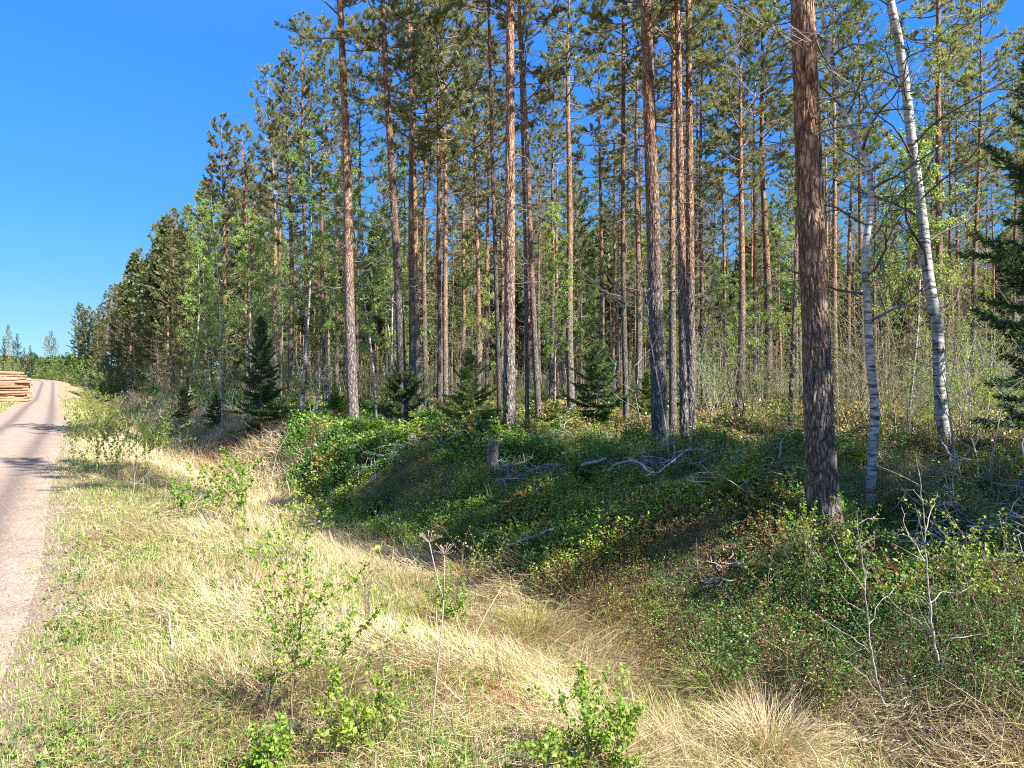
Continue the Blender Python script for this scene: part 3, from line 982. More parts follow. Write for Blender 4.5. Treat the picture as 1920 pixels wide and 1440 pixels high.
def near_trunk(seed, H, dia, z0=-.2, nz=330, nk=110, zmax=7.2):
    """trunk with real bark plates as displaced geometry up to zmax, plain above"""
    zz = np.concatenate([np.linspace(z0, zmax, nz), np.linspace(zmax + .3, H, 20)])
    th = np.arange(nk) / nk * 2 * PI
    r0 = dia / 2
    rad = r0 * ((1 - np.clip(zz / H, 0, 1)) ** .7 * .97 + .03) * (1 + .30 * np.exp(-np.clip(zz, 0, 99) / .25))
    V = np.zeros((len(zz), nk, 3))
    lump = 1 + .03 * np.sin(th * 3 + seed)[None, :] + .02 * np.sin(th * 5 + zz[:, None] * .8)
    ct, st_ = np.cos(th), np.sin(th)
    for i, z in enumerate(zz):
        for j in range(nk):
            rr = rad[i] * lump[i, j]
            dsp = 0
            if z < zmax + 1:
                vx, vy = ct[j] * .17, st_[j] * .17
                q = mnoise.noise((vx * 9, vy * 9, z * 3 + seed)) * .03
                q2 = mnoise.noise((vx * 5 + 7, vy * 5, z * 1.1 + seed)) * .09
                d4 = mnoise.voronoi(((vx + q + q2) * 20, (vy + q - q2) * 20, z * 3.1 + q2 * 14 + seed))[0]
                e = min(d4[1] - d4[0], .32) / .32
                dsp = (e - .7) * (.014 + .010 * max(0, 1 - z / 3)) + .004 * mnoise.noise((vx * 60, vy * 60, z * 22))
            V[i, j] = (ct[j] * (rr + dsp), st_[j] * (rr + dsp), z)
    n = len(zz)
    i = np.arange(n - 1)[:, None] * nk; j = np.arange(nk)[None]; j2 = (j + 1) % nk
    g = G()
    g.add(V.reshape(-1, 3), np.stack([i + j, i + j2, i + nk + j2, i + nk + j], -1).reshape(-1, 4))
    return g


# measured pines: base x, base y or ('Y', depth), width px, top x, top y, label
PINES = [
    (1545, 975, 53, 1500, 0, 'thickest pine trunk, nearest the camera at right, dark below and reddish above'),
    (1240, 855, 31, 1209, 0, 'second thickest pine, leaning left, its rough bark grey and sunlit'),
    (1284, 850, 17, 1268, 0, 'left pine of the dark close pair just right of the leaning grey pine'),
    (1296, 824, 18, 1289, 0, 'right pine of the dark close pair, orange higher up'),
    (955, 826, 23, 957, 0, 'straight tall pine at the middle of the photo, grey below and orange above'),
    (759, 822, 18, 728, 60, 'bent pine curving left upwards, standing behind the wide young spruce'),
    (664, 811, 21, 648, 100, 'pine with gold sunlit bark at left of the open forest front'),
    (1072, 776, 15, 1064, 60, 'slim straight pine directly left of the dark bushy young spruce'),
    (1386, ('Y', 25), 15, 1388, 300, 'pine behind the heath, midway between the dark pair and the thickest pine'),
    (1441, ('Y', 27), 16, 1440, 200, 'orange pine just left of the thickest pine trunk'),
    (1011, 795, 12, 988, 200, 'left-leaning slim pine, second trunk right of the straight central pine'),
    (989, 806, 8, 980, 300, 'very thin dark pine next to the straight central pine'),
    (1175, 808, 11, 1160, 100, 'slim pine with a sunlit lower trunk between bushy spruce and leaning grey pine'),
    (1198, ('Y', 27), 13, 1196, 200, 'orange pine half hidden behind the leaning grey pine on its left'),
    (1262, ('Y', 17), 15, 1256, 150, 'shaded pine behind the left trunk of the dark pair'),
    (937, 806, 9, 922, 300, 'thin black looking pine just left of the straight central pine'),
    (772, ('Y', 22), 14, 768, 100, 'pine first to the right of the bent pine, gold on one side'),
    (786, ('Y', 24), 13, 775, 60, 'pine second to the right of the bent pine, red brown'),
    (799, ('Y', 26), 11, 792, 200, 'slim orange pine third to the right of the bent pine'),
    (823, ('Y', 23), 8, 819, 300, 'thin dark pine left of the orange one, right of the bent pine'),
    (836, ('Y', 27), 11, 833, 300, 'bright orange pine halfway between bent pine and straight central pine'),
    (896, ('Y', 28), 10, 893, 250, 'pale brown pine left of the thin black looking pine'),
    (913, ('Y', 33), 8, 912, 300, 'faint slim pine beside the pale brown one'),
    (1318, ('Y', 28), 10, 1316, 250, 'slim brown pine just right of the dark close pair'),
    (1361, ('Y', 33), 8, 1358, 250, 'thin orange pine left of the pine behind the heath'),
    (1417, ('Y', 31), 9, 1414, 250, 'thin brown pine right of the pine behind the heath'),
    (1760, ('Y', 17), 15, 1752, 0, 'sunlit orange pine right behind the thick leaning birch'),
    (1480, 826, 9, 1492, 450, 'thin pine leaning right at the left foot of the thickest pine'),
    (1568, ('Y', 26), 12, 1568, 300, 'orange pine visible just right of the thickest pine'),
    (1618, ('Y', 28), 11, 1612, 300, 'pine behind the slim birch at right'),
    (1826, ('Y', 27), 11, 1828, 300, 'slim orange pine between thick birch and big dark spruce'),
    (1795, ('Y', 34), 8, 1795, 300, 'thin far pine right of the thick leaning birch'),
    (545, ('Y', 32), 12, 541, 200, 'brown pine in the dense left stand behind the tall dark spruce'),
    (513, ('Y', 37), 11, 508, 200, 'brown pine left of the tall dark spruce in the left stand'),
    (466, ('Y', 42), 10, 452, 200, 'pine with reddish upper trunk at the outer edge of the left stand'),
    (575, ('Y', 31), 10, 572, 250, 'slim pine behind the light green birch in the left stand'),
    (609, ('Y', 33), 9, 606, 250, 'thin pine just left of the gold barked pine'),
    (866, ('Y', 36), 9, 866, 250, 'far slim pine behind the light green young spruce'),
    (1125, ('Y', 30), 9, 1124, 200, 'thin pine rising straight out of the dark bushy young spruce'),
    (1033, ('Y', 34), 9, 1032, 300, 'faint pine midway between left leaning slim pine and slim straight pine'),
]
LAND = []
for i, (bx, by, wpx, tx, ty, lab) in enumerate(PINES):
    b = at_depth(bx, by[1]) if isinstance(by, tuple) else ground_at(bx, by)
    ybase = 706 + F * (EYE - b[2]) / b[1]
    tilt = math.atan((tx - bx) / max(ybase - ty, 1))
    dia = wpx * b[1] / F
    t = pine(b, dia, lab, 'pines at the forest front', i % 9, [15.2, 17, 15.8, 16.6, 17.2, 16, 16.8, 17.3][i % 8], (tilt, 0), rot=i * 1.7)
    LAND.append((bx, lab))
    if i in (0, 1, 2, 3, 4):
        tr = [c for c in t.children if c.name.startswith('trunk')][0]
        s = t.scale[0]
        fine = i == 0
        tr.data = near_trunk(i * 3.3, 16.5, dia / s, nz=330 if fine else 220, nk=110 if fine else 64, zmax=6 if fine else 8.5).mesh('trunk', M_bark_near if fine else M_bark, True)
        tr.scale = (1, 1, 1)

# edge pines along the road on the left, foliage down to the undergrowth
EDGE = []
for px, wv in ((420, 6.6), (385, 7.2), (352, 6.5), (325, 6.3), (300, 6.9), (280, 6.2), (262, 6.8), (246, 6.4), (232, 7.1), (220, 6.4),
               (209, 6.9), (200, 6.2), (191, 6.8), (183, 6.3), (175, 6.9), (168, 6.4), (161, 6.0), (154, 5.6), (147, 5.0),
               (440, 9.5), (395, 11.5), (360, 11), (330, 12), (300, 12), (275, 12), (255, 12), (470, 10.5), (490, 12)):
    k = (px - 960) / F
    Y = (wv + .45 + .8) / (NX * k + NY)
    Y = min(Y, 150)
    x = k * Y
    EDGE.append((px, x, Y))
for n, (px, x, Y) in enumerate(EDGE):
    far = 'far ' if px < 230 else ''
    lab = 'bushy ' + far + 'pine on the left roadside, ' + (
        'closest to where the road disappears' if px < 160 else 'near the far end of the row' if px < 200 else
        'in the far part of the row' if px < 260 else 'in the middle of the row' if px < 340 else 'at the near end of the row')
    pine((x, Y, hz(x, Y)), R.uniform(.2, .3), lab, 'bushy pines along the left roadside edge', edge=True,
         H=R.uniform(13.5, 17.0) if px > 160 else 15.5)

# pines deeper in the forest
cand = []
for tr_ in range(40000):
    Y = 20 + 70 * R.uniform() ** .8
    k = R.uniform(-.60, .80)
    x = k * Y
    u, v = xy_to_uv(x, Y)
    if v < 9.0 or (Y < 27 and k > -.33) or (k < -.3 and Y < 36):
        continue
    md = 2.15 if Y < 50 else 2.7
    if any((x - a) ** 2 + (Y - b) ** 2 < md * md for a, b in PINE_POS + cand):
        continue
    cand.append((x, Y))
    if len(cand) >= 222:
        break
print('deep pines', len(cand), 'all', len(PINE_POS) + len(cand))
LS = [(-50, 'the left photo edge'), (300, 'the roadside pines'), (490, 'the tall dark spruce'), (664, 'the gold barked pine'), (759, 'the bent pine'),
      (955, 'the straight central pine'), (1120, 'the bushy young spruce'), (1240, 'the leaning grey pine'), (1386, 'the heath pine'), (1545, 'the thickest pine'),
      (1775, 'the thick birch'), (2400, 'the right photo edge')]
for x, Y in cand:
    px = px_of(x, Y)
    for (a, la), (b, lb) in zip(LS, LS[1:]):
        if a <= px < b:
            break
    dep = 'mid-depth' if Y < 42 else 'distant' if Y < 62 else 'far background'
    pine((x, Y, hz(x, Y)), R.uniform(.15, .27), f'{dep} slender pine between {la} and {lb}', f'{dep} pines between {la} and {lb}', H=R.uniform(13.5, 17.5), edge=True if (Y > 40 and R.uniform() < .10) else 'deep')

# pines beyond the right edge of the view: they shade the bank
for (x, y) in ((8.6, 4.4), (10.6, 2.6), (10.2, 6.2), (12.6, 4.2), (9.4, 2.6), (9.9, 4.6), (11.9, 2.9), (13.4, 5.6), (14.6, 2.4), (18, 12), (26, 20)):
    pine((x, y, hz(x, y)), R.uniform(.2, .3), 'pine standing outside the right edge of the view', 'pines right of the view', H=R.uniform(15, 17.5), edge=(x, y) in ((9.4, 2.6), (8.6, 4.4), (10.6, 2.6)))

# the wood behind: past the three hundred pines it reads as one mass
gm = G(); gw = G()
R = np.random.default_rng(77)
nfar = 0
while nfar < 800:
    Y = R.uniform(88, 170) if nfar < 620 else R.uniform(62, 92); k = R.uniform(-.6, .82); x = k * Y
    u, v = xy_to_uv(x, Y)
    if v < 7:
        continue
    H = R.uniform(11, 16.5); z = hz(x, Y)
    sticks(gm, [[x, Y, z]], [[x + R.normal(0, .3), Y, z + H]], .13, .03, np.array([[.34, .22, .15]]) * R.uniform(.6, 1.2))
    m = 360
    t = R.uniform(0, 1, m)
    rr = 1.7 * (1 - t) ** .6 * np.sqrt(R.uniform(.1, 1, m)); a = R.uniform(0, 6.28, m)
    low = R.uniform(.10, .5) if Y > 92 else R.uniform(.5, .62)
    P = np.stack([x + rr * np.cos(a), Y + rr * np.sin(a), z + H * (low + (1 - low) * t)], -1)
    tufts(gm, P, rdir(m) + np.array([0, 0, .3]), np.full(m, .6), 4, .30, .9, vary((.13, .15, .065), m, .3, .1))
    nfar += 1
structure('far_forest', gm.mesh('far_forest', M_needle), 'stuff')

# brushwood between the trunks: leafing saplings by the thousand
gm = G()
n = 3000
Y = 22 + 105 * R.uniform(0, 1, n) ** .75; x = R.uniform(-.62, .82, n) * Y
u, v = xy_to_uv(x, Y)
ok = (v > 8.0) & ~((Y < 30) & (x / Y > -.3) & (x / Y < .25))
x, Y = x[ok], Y[ok]; n = len(x)
b = P3(x, Y)
H = R.uniform(.7, 3.4, n)
K = 6
d = rdir(n * K) * .3; d[:, 2] = 1; d = nrm(d)
B = np.repeat(b, K, 0) + rdir(n * K) * np.array([.25, .25, 0]); HH = np.repeat(H, K) * R.uniform(.5, 1, n * K)
sticks(gm, B, B + d * HH[:, None], .012, .004, vary((.27, .22, .175), n * K, .55))
K2 = 24
s = R.uniform(.25, 1.0, n * K2)
kk = np.repeat(np.arange(n), K2) * K + R.integers(0, K, n * K2)
P = B[kk] + d[kk] * (HH[kk] * s)[:, None] + rdir(n * K2) * .22
cc = np.where(np.repeat(R.uniform(0, 1, (n, 1)), K2, 0) < .35, np.array([.24, .20, .11]), np.array([.20, .24, .08]))
LL = R.uniform(.05, .10, n * K2)
leaves(gm, P, rdir(n * K2), rdir(n * K2), LL, LL * .6, cc * R.uniform(.6, 1.35, (n * K2, 1)))
structure('undergrowth_thicket', gm.mesh('undergrowth_thicket', M_leaf), 'stuff')

gm = G()
for i in range(520):
    px = R.uniform(-120, 175); Y = R.uniform(140, 210)
    x = (px - 960) / F * Y
    u, v = xy_to_uv(x, Y)
    if -4.5 < v - vr(u) < 1.5 and u < 205:
        continue
    z = hz(x, Y); H = R.uniform(2.0, 4.6)
    m = 70; t = R.uniform(0, 1, m); rr = 1.15 * (1 - t) ** .7 * np.sqrt(R.uniform(0, 1, m)); a = R.uniform(0, 6.28, m)
    P = np.stack([x + rr * np.cos(a), Y + rr * np.sin(a), z + H * (.05 + .95 * t)], -1)
    cb_ = (.15, .19, .045) if R.uniform() < .7 else (.06, .10, .03)
    tufts(gm, P, rdir(m), np.full(m, .42), 4, .16, 1.0, vary(cb_, m, .3, .1))
for i in range(260):
    u = R.uniform(75, 215); w = R.uniform(3.2, 11) if i % 3 else R.uniform(1.6, 4)
    if w < 3.2 and u < 120:
        continue
    x, Y = uv_to_xy(u, w + float(vr(u))); z = hz(x, Y); H = R.uniform(.8, 2.6)
    m = 60; t = R.uniform(0, 1, m); rr = .9 * (1 - t) ** .6 * np.sqrt(R.uniform(0, 1, m)); a = R.uniform(0, 6.28, m)
    P = np.stack([x + rr * np.cos(a), Y + rr * np.sin(a), z + H * t], -1)
    tufts(gm, P, rdir(m), np.full(m, .3), 4, .10, 1.0, vary([(.16, .19, .06), (.20, .18, .11), (.10, .14, .04)][i % 3], m, .3, .1))
structure('young_thicket', gm.mesh('young_thicket', M_leaf), 'stuff')


# --- birches
def birch_from_pixels(pts, Y, w0, w1, extra=0):
    P = []
    for (px, py) in pts:
        P.append(pt(px, py, Y))
    P = np.array(P)
    if extra:
        d = nrm(P[-1] - P[-3])
        for k in range(1, 5):
            P = np.vstack([P, P[-1] + (d + np.array([0, 0, .15])) * extra / 4])
    # resample smoothly
    s = np.concatenate([[0], np.cumsum(np.linalg.norm(np.diff(P, axis=0), axis=1))])
    t = np.linspace(0, s[-1], 40)
    Q = np.stack([np.interp(t, s, P[:, k]) for k in range(3)], -1)
    for _ in range(1):
        Q[1:-1] = (Q[:-2] + 2 * Q[1:-1] + Q[2:]) / 4
    base = Q[0].copy(); base[2] = hz(base[0], base[1])
    Q = Q - base
    Q[0, 2] -= .15
    s2 = t / t[-1]
    rad = (w0 * (1 - s2) + w1 * s2) * Y / F / 2 * (1 + .35 * np.exp(-t / .2))
    return base, Q, rad


b, Q, rad = birch_from_pixels([(1778, 885), (1772, 830), (1765, 780), (1762, 730), (1760, 680), (1760, 620), (1752, 587), (1744, 542), (1735, 480), (1733, 433), (1723, 367), (1717, 317), (1707, 253), (1703, 200), (1698, 150), (1688, 110), (1685, 60), (1670, 20), (1664, -30)], 12.0, 22, 11, 3.2)
gt, gl, gn = birch_parts(301, path=Q, rads=rad, nb=26, cb=.28, Rm=2.1, per=1.3, L=(.024, .042), col=(.22, .29, .05))
to_tree('birch_tree', 'thick white birch leaning left with black scarred foot, at right', 'tree', b, gt, gl, gn, M_birch, M_birchlimb, M_leaf, 'birches')
b, Q, rad = birch_from_pixels([(1626, 990), (1633, 900), (1640, 800), (1641, 750), (1634, 710), (1629, 640), (1626, 560), (1620, 480), (1632, 400), (1634, 330), (1620, 285), (1590, 235), (1573, 195), (1563, 120), (1545, 50), (1530, -40)], 7.4, 19, 4, .6)
gt, gl, gn = birch_parts(302, path=Q, rads=rad, nb=16, cb=.3, Rm=1.35, per=1.5, L=(.02, .036), col=(.24, .31, .05))
to_tree('birch_tree', 'slim crooked white birch standing beside the thickest pine', 'tree', b, gt, gl, gn, M_birch, M_birchlimb, M_leaf, 'birches')
bprotos = []
for k in range(4):
    gt, gl, gn = birch_parts(310 + k, H=[9.5, 8, 10.5, 7][k], nb=34, cb=.28, Rm=1.25, per=3.0, L=(.036, .06), col=[(.22, .31, .085), (.26, .34, .09), (.21, .30, .085), (.27, .34, .095)][k], depth=2)
    bprotos.append(to_tree('birch_tree', 'x', 'tree', (0, 0, -50), gt, gl, gn, M_birch, M_birchlimb, M_leaf, 'young birches in the stand'))
used = set()
for px, Y, k, lab in ((418, 23, 2, 'white stemmed young birch nearest the road ditch in the left stand'),
                      (560, 22.5, 0, 'light green birch with a bright white stem left of the gold barked pine'),
                      (706, 20, 1, 'birch with speckled white stem between gold barked pine and bent pine'),
                      (622, 24, 1, 'leafy birch right beside the gold barked pine on its left'),
                      (395, 30, 3, 'small birch at the near end of the bushy roadside pines'),
                      (500, 27, 2, 'green birch behind the tall dark spruce'),
                      (735, 25, 0, 'birch close behind the bent pine'),
                      (350, 33, 0, 'thin birch in front of the bushy roadside pines'),
                      (460, 24, 3, 'low birch left of the tall dark spruce'),
                      (1485, 26, 3, 'pale young birch behind the thickest pine'),
                      (1060, 36, 1, 'far pale birch near the slim straight pine'),
                      (1700, 16, 3, 'pale young birch left of the thick birch')):
    loc = at_depth(px, Y)
    if k in used:
        o = dup(bprotos[k], loc, lab)
    else:
        o = bprotos[k]; o.location = [float(a) for a in loc]; o['label'] = lab; used.add(k)
    o.rotation_euler = (R.uniform(-.05, .05), R.uniform(-.06, .06), R.uniform(0, 6.28))
    if k == 2:
        o.scale = (.68, .68, .68)

for n in range(30):
    Y = R.uniform(23, 60); px = R.uniform(520, 1880)
    for (a, la), (b_, lb) in zip(LS, LS[1:]):
        if a <= px < b_:
            break
    dep = 'mid-depth' if Y < 40 else 'distant'
    o = dup(bprotos[n % 4], at_depth(px, Y), f'{dep} thin pale birch between {la} and {lb}', f'{dep} birches between {la} and {lb}')
    o.rotation_euler = (R.uniform(-.06, .06), R.uniform(-.08, .08), R.uniform(0, 6.28)); o.scale = (.8, .8, R.uniform(.8, 1.1))
# --- spruces
R = np.random.default_rng(50)
SPR = [(490, 812, 220, 3.0, .5, (.06, .10, .04), 'tall dark young spruce at left under the pines'),
       (752, 816, 140, 2.0, .95, (.065, .115, .04), 'wide dark young spruce around the foot of the bent pine'),
       (880, 808, 150, 2.1, .75, (.13, .19, .045), 'light green young spruce between bent pine and straight central pine'),
       (1122, 806, 168, 2.3, .85, (.08, .145, .04), 'dark bushy young spruce at the middle, beside the slim straight pine'),
       (1212, 804, 105, 1.6, .6, (.13, .19, .03), 'yellow green little spruce behind the leaning grey pine'),
       (822, 818, 34, .6, .3, (.15, .21, .03), 'tiny bright yellow green spruce beside the wide dark one'),
       (1045, 800, 46, .8, .4, (.15, .20, .035), 'small bright spruce left of the dark bushy young spruce'),
       (916, 806, 50, .8, .4, (.13, .19, .03), 'small yellow spruce at the foot of the straight central pine'),
       (628, 790, 70, 1.1, .35, (.13, .19, .03), 'slender pale green spruce left of the gold barked pine'),
       (405, 800, 60, 1.2, .55, (.06, .10, .035), 'low dark spruce at the edge of the left stand'),
       (345, 790, 70, 1.4, .6, (.06, .10, .035), 'low spruce in front of the bushy roadside pines'),
       (1010, 770, 60, 1.3, .5, (.06, .10, .025), 'dim green spruce behind the straight central pine')]
for i, (px, py, hp, _, ratio, col, lab) in enumerate(SPR):
    b = ground_at(px, py)
    H = hp * b[1] / F
    gt, gn = spruce_parts(400 + i, H, H * ratio * .42 + .12, int(44 + 18 * H), col, tw=.014)
    t = thing('young_spruce', lab, 'tree', b, 'young spruces')
    link('trunk', gt.mesh('trunk', M_limb, True), t); link('crown', gn.mesh('crown', M_spruce), t)
b = at_depth(1985, 10.2)
gt, gn = spruce_parts(450, 7.4, 1.15, 120, (.075, .12, .045), tw=.013, kk=1.15)
t = thing('spruce_tree', 'big dark spruce cut by the right edge of the photo', 'tree', b)
link('trunk', gt.mesh('trunk', M_limb, True), t); link('crown', gn.mesh('crown', M_spruce), t)

# --- distant single trees across the road
gt, gn = spruce_parts(460, 9, 1.7, 60, (.045, .075, .03), tw=.03, kk=.7)
sp_far = thing('spruce_tree', 'x', 'tree', (0, 0, 0), 'distant trees behind the log pile')
link('trunk', gt.mesh('trunk', M_limb, True), sp_far); link('crown', gn.mesh('crown', M_spruce), sp_far)
first = True
for px, Y, s, lab in ((57, 120, .62, 'dark pointed spruce just right of the far log pile'), (46, 118, .58, 'thin dark spruce behind the right end of the log pile'),
                      (33, 125, .85, 'tall spruce top above the log pile'), (8, 120, .75, 'spruce at the left edge of the photo behind the logs'), (100, 150, .3, 'little spruce where the road bends away')):
    loc = at_depth(px, Y)
    o = sp_far if first else dup(sp_far, loc, lab)
    first = False
    o.location = [float(a) for a in loc]; o['label'] = lab; o.scale = (s, s, s)
for px, Y, H, lab in ((88, 260, 14, 'left crown of the far lone pines above the road bend'), (97, 255, 15.5, 'middle crown of the far lone pines above the road bend'),
                      (104, 262, 13.5, 'right crown of the far lone pines above the road bend'),
                      (16, 135, 9, 'greyish pine behind the log pile near the left photo edge'), (27, 130, 7, 'low pine behind the middle of the log pile')):
    loc = at_depth(px, Y)
    pine(loc, .25, lab, 'distant trees across the road', H=H)
for px, Y, s, lab in ((22, 105, .55, 'leafy birch behind the log pile'), (4, 100, .6, 'pale leafy tree at the left photo edge above the logs'), (38, 108, .45, 'light green bush tree right behind the logs'),
                      (70, 140, .35, 'light green young tree left of the road bend')):
    o = dup(bprotos[1], at_depth(px, Y), lab, 'distant trees across the road'); o.scale = (s * 1.3, s * 1.3, s)


# ------------------------------------------------------------------ undergrowth: thin leafy stems among the trunks
def brush_parts(seed, H, ns, leafn, col, L=(.02, .04), spread=.5):
    global R
    R = np.random.default_rng(seed)
    gl, gn = G(), G(); limbs, tips = [], []
    for i in range(ns):
        a = R.uniform(0, 6.28); el = R.uniform(.9, 1.5)
        d = np.array([math.cos(a) * math.cos(el), math.sin(a) * math.cos(el), math.sin(el)])
        p = np.array([R.normal(0, spread * .25), R.normal(0, spread * .25), -.05])
        grow(p, d, H * R.uniform(.55, 1.05), .0045 * H ** .6 + .003, 2, limbs, tips, .04, .09, 5)
    for P, r in limbs:
        tube(gl, P, np.maximum(r, .0016), 3, cap=False)
    leafy(gn, tips, leafn, L[0], L[1], col, False, .0, .03)
    return gl, gn


bp = []
for k, (H, ns, lf, col) in enumerate(((3.2, 6, 1.5, (.20, .25, .05)), (2.2, 7, 2.0, (.18, .26, .045)), (4.0, 5, 1.0, (.22, .25, .06)), (1.6, 8, 2.4, (.18, .25, .04)))):
    gl, gn = brush_parts(500 + k, H, ns, lf, col)
    t = thing('undergrowth_shrub', 'x', 'shrub', (0, 0, -50), 'thin undergrowth shrubs')
    link('stems', gl.mesh('stems', M_stem if k != 1 else M_twig, True), t); link('foliage', gn.mesh('foliage', M_leaf), t)
    bp.append(t)
R = np.random.default_rng(61)
spots = [(1600, 15), (1668, 13.5), (1700, 15), (1735, 16), (1650, 17), (1800, 13), (1840, 14), (1875, 12.5), (1580, 19), (1690, 19), (1760, 21), (1830, 19), (1520, 19), (1400, 20), (1340, 22),
         (1350, 26), (1440, 24), (1300, 26), (1290, 30), (1230, 28), (1150, 28), (1095, 30), (1020, 30), (960, 27), (900, 25), (850, 27), (790, 25), (720, 23), (690, 26), (640, 23), (600, 22),
         (570, 26), (530, 24), (470, 25), (440, 27), (400, 26), (370, 30), (330, 32), (300, 36), (270, 44), (245, 55), (225, 66), (205, 80), (190, 95), (178, 110), (168, 120), (1480, 30), (1560, 32), (1640, 30),
         (1720, 32), (1860, 30), (1900, 22), (1890, 16), (1790, 28), (1380, 36), (1200, 38), (1100, 40), (1000, 42), (900, 40), (800, 38), (700, 36), (620, 34), (520, 34), (1450, 17), (1560, 15.5), (1625, 21)]
usedb = set()
for n, (px, Y) in enumerate(spots):
    k = [0, 2, 1, 3][n % 4]
    loc = at_depth(px + R.uniform(-8, 8), Y)
    for (a, la), (b_, lb) in zip(LS, LS[1:]):
        if a <= px < b_:
            break
    dep = 'near' if Y < 18 else 'mid-depth' if Y < 30 else 'far'
    lab = f'{dep} thin grey undergrowth shrub between {la} and {lb}'
    if k in usedb:
        o = dup(bp[k], loc, lab)
    else:
        o = bp[k]; usedb.add(k); o.location = [float(a) for a in loc]; o['label'] = lab
    o.rotation_euler.z = R.uniform(0, 6.28)
    s = R.uniform(.75, 1.15); o.scale = (s, s, s)
    o['group'] = f'{dep} undergrowth between {la} and {lb}'


# ------------------------------------------------------------------ foreground saplings, willows, stalks
def sapling(name, label, base, H, ns, per, L, col, lean=(0, 0), spread=.12, depth=1, split=6, up=.05, r=.004, cat='sapling', group='leafy saplings on the verge', smat=None, seed=None, gn_=.09, fine=True, el=(1.15, 1.5)):
    global R
    R = np.random.default_rng(seed if seed is not None else int(abs(base[0] * 1000 + base[1] * 77)))
    gl, gn = G(), G(); limbs, tips = [], []
    for i in range(ns):
        a = R.uniform(0, 6.28); e = R.uniform(*el)
        d = np.array([math.cos(a) * math.cos(e) + lean[0], math.sin(a) * math.cos(e) + lean[1], math.sin(e)])
        p = np.array([R.normal(0, spread * .4), R.normal(0, spread * .4), -.04]) if ns > 1 else np.array([0, 0, -.04])
        if ns > 1:
            limbs.append((np.array([[0, 0, -.07], p * .5 + np.array([0, 0, -.04]), p + nrm(d) * .015]), np.array([r, r, r])))
        grow(p, d, H * R.uniform(.75, 1.0) if ns > 1 else H, r, depth, limbs, tips, up, gn_, split)
    for P, rr in limbs:
        tube(gl, P, np.maximum(rr, .0011), 5, cap=False)
        tips.append(P[len(P) // 2:])
    leafy(gn, tips, per * 1.25, L[0] * .85, L[1], col, fine, .1, .018)
    t = thing(name, label, cat, base, group)
    link('stem', gl.mesh('stem', smat or M_stem, True), t)
    if gn.V:
        link('foliage', gn.mesh('foliage', M_leaf), t)
    return t


FRESH = (.23, .30, .045)
sp = lambda px, py, **k: ground_at(px, py)
sapling('birch_sapling', 'dense bright leafy birch sapling at the bottom of the photo, right of centre', at_depth(1150, 3.55), .48, 8, 3.0, (.018, .031), FRESH, spread=.2, seed=1, el=(1.33, 1.55))
sapling('birch_sapling', 'very small leafy birch shoot left of the dense bottom sapling', at_depth(1060, 3.3), .2, 2, 2.4, (.026, .04), FRESH, seed=2)
sapling('birch_sapling', 'tall dark-stemmed birch sapling at bottom left of centre, leaning right', at_depth(545, 3.6), 1.0, 2, 2.6, (.02, .034), FRESH, lean=(.22, 0), r=.005, split=9, seed=3)
sapling('birch_sapling', 'upright birch sapling with sparse leaves left of the leaning one', at_depth(500, 3.9), .95, 3, 2.2, (.018, .032), FRESH, r=.004, split=8, seed=4)
sapling('birch_sapling', 'low leafy birch shoot at the very bottom, left of the dried umbel stalk', at_depth(480, 3.2), .30, 4, 3, (.018, .03), FRESH, seed=5)
sapling('birch_sapling', 'thin sapling with small leaves between the umbel stalk and the dense bottom sapling', at_depth(690, 3.5), .45, 3, 2, (.024, .036), FRESH, seed=6)
sapling('birch_sapling', 'bare-stemmed sapling with few leaves standing at the rim of the ditch', ground_at(940, 1290), .75, 1, .5, (.014, .022), FRESH, r=.004, seed=7)
sapling('birch_sapling', 'small yellow green sapling right behind the dried umbel stalk', ground_at(850, 1190), .5, 4, 2.4, (.018, .03), FRESH, seed=8)
sapling('birch_sapling', 'sapling with airy leafy twigs hanging over the dark ditch at left', ground_at(545, 1060), .75, 2, 2.2, (.02, .034), FRESH, lean=(.05, 0), split=8, seed=9)
sapling('birch_sapling', 'red-stemmed thin sapling in dry straw left of the umbel', ground_at(700, 1180), .55, 4, .6, (.014, .022), (.15, .2, .04), seed=10)
sapling('birch_sapling', 'slender shoots with buds in straw, half way up the left verge', ground_at(440, 1110), .5, 5, .8, (.014, .024), FRESH, spread=.35, seed=11)
sapling('birch_sapling', 'two bare shoots rising from the ditch behind the umbel heads', ground_at(745, 1050), .55, 3, 1.0, (.018, .028), FRESH, seed=12)
sapling('birch_sapling', 'small shoot with drooping tip on the far ditch side at centre', ground_at(975, 1105), .6, 1, .9, (.018, .026), FRESH, seed=13)
sapling('birch_sapling', 'shoots with pale buds above the grassy ditch rim, right of the umbel', ground_at(885, 1140), .7, 5, .8, (.016, .026), FRESH, spread=.4, seed=14)


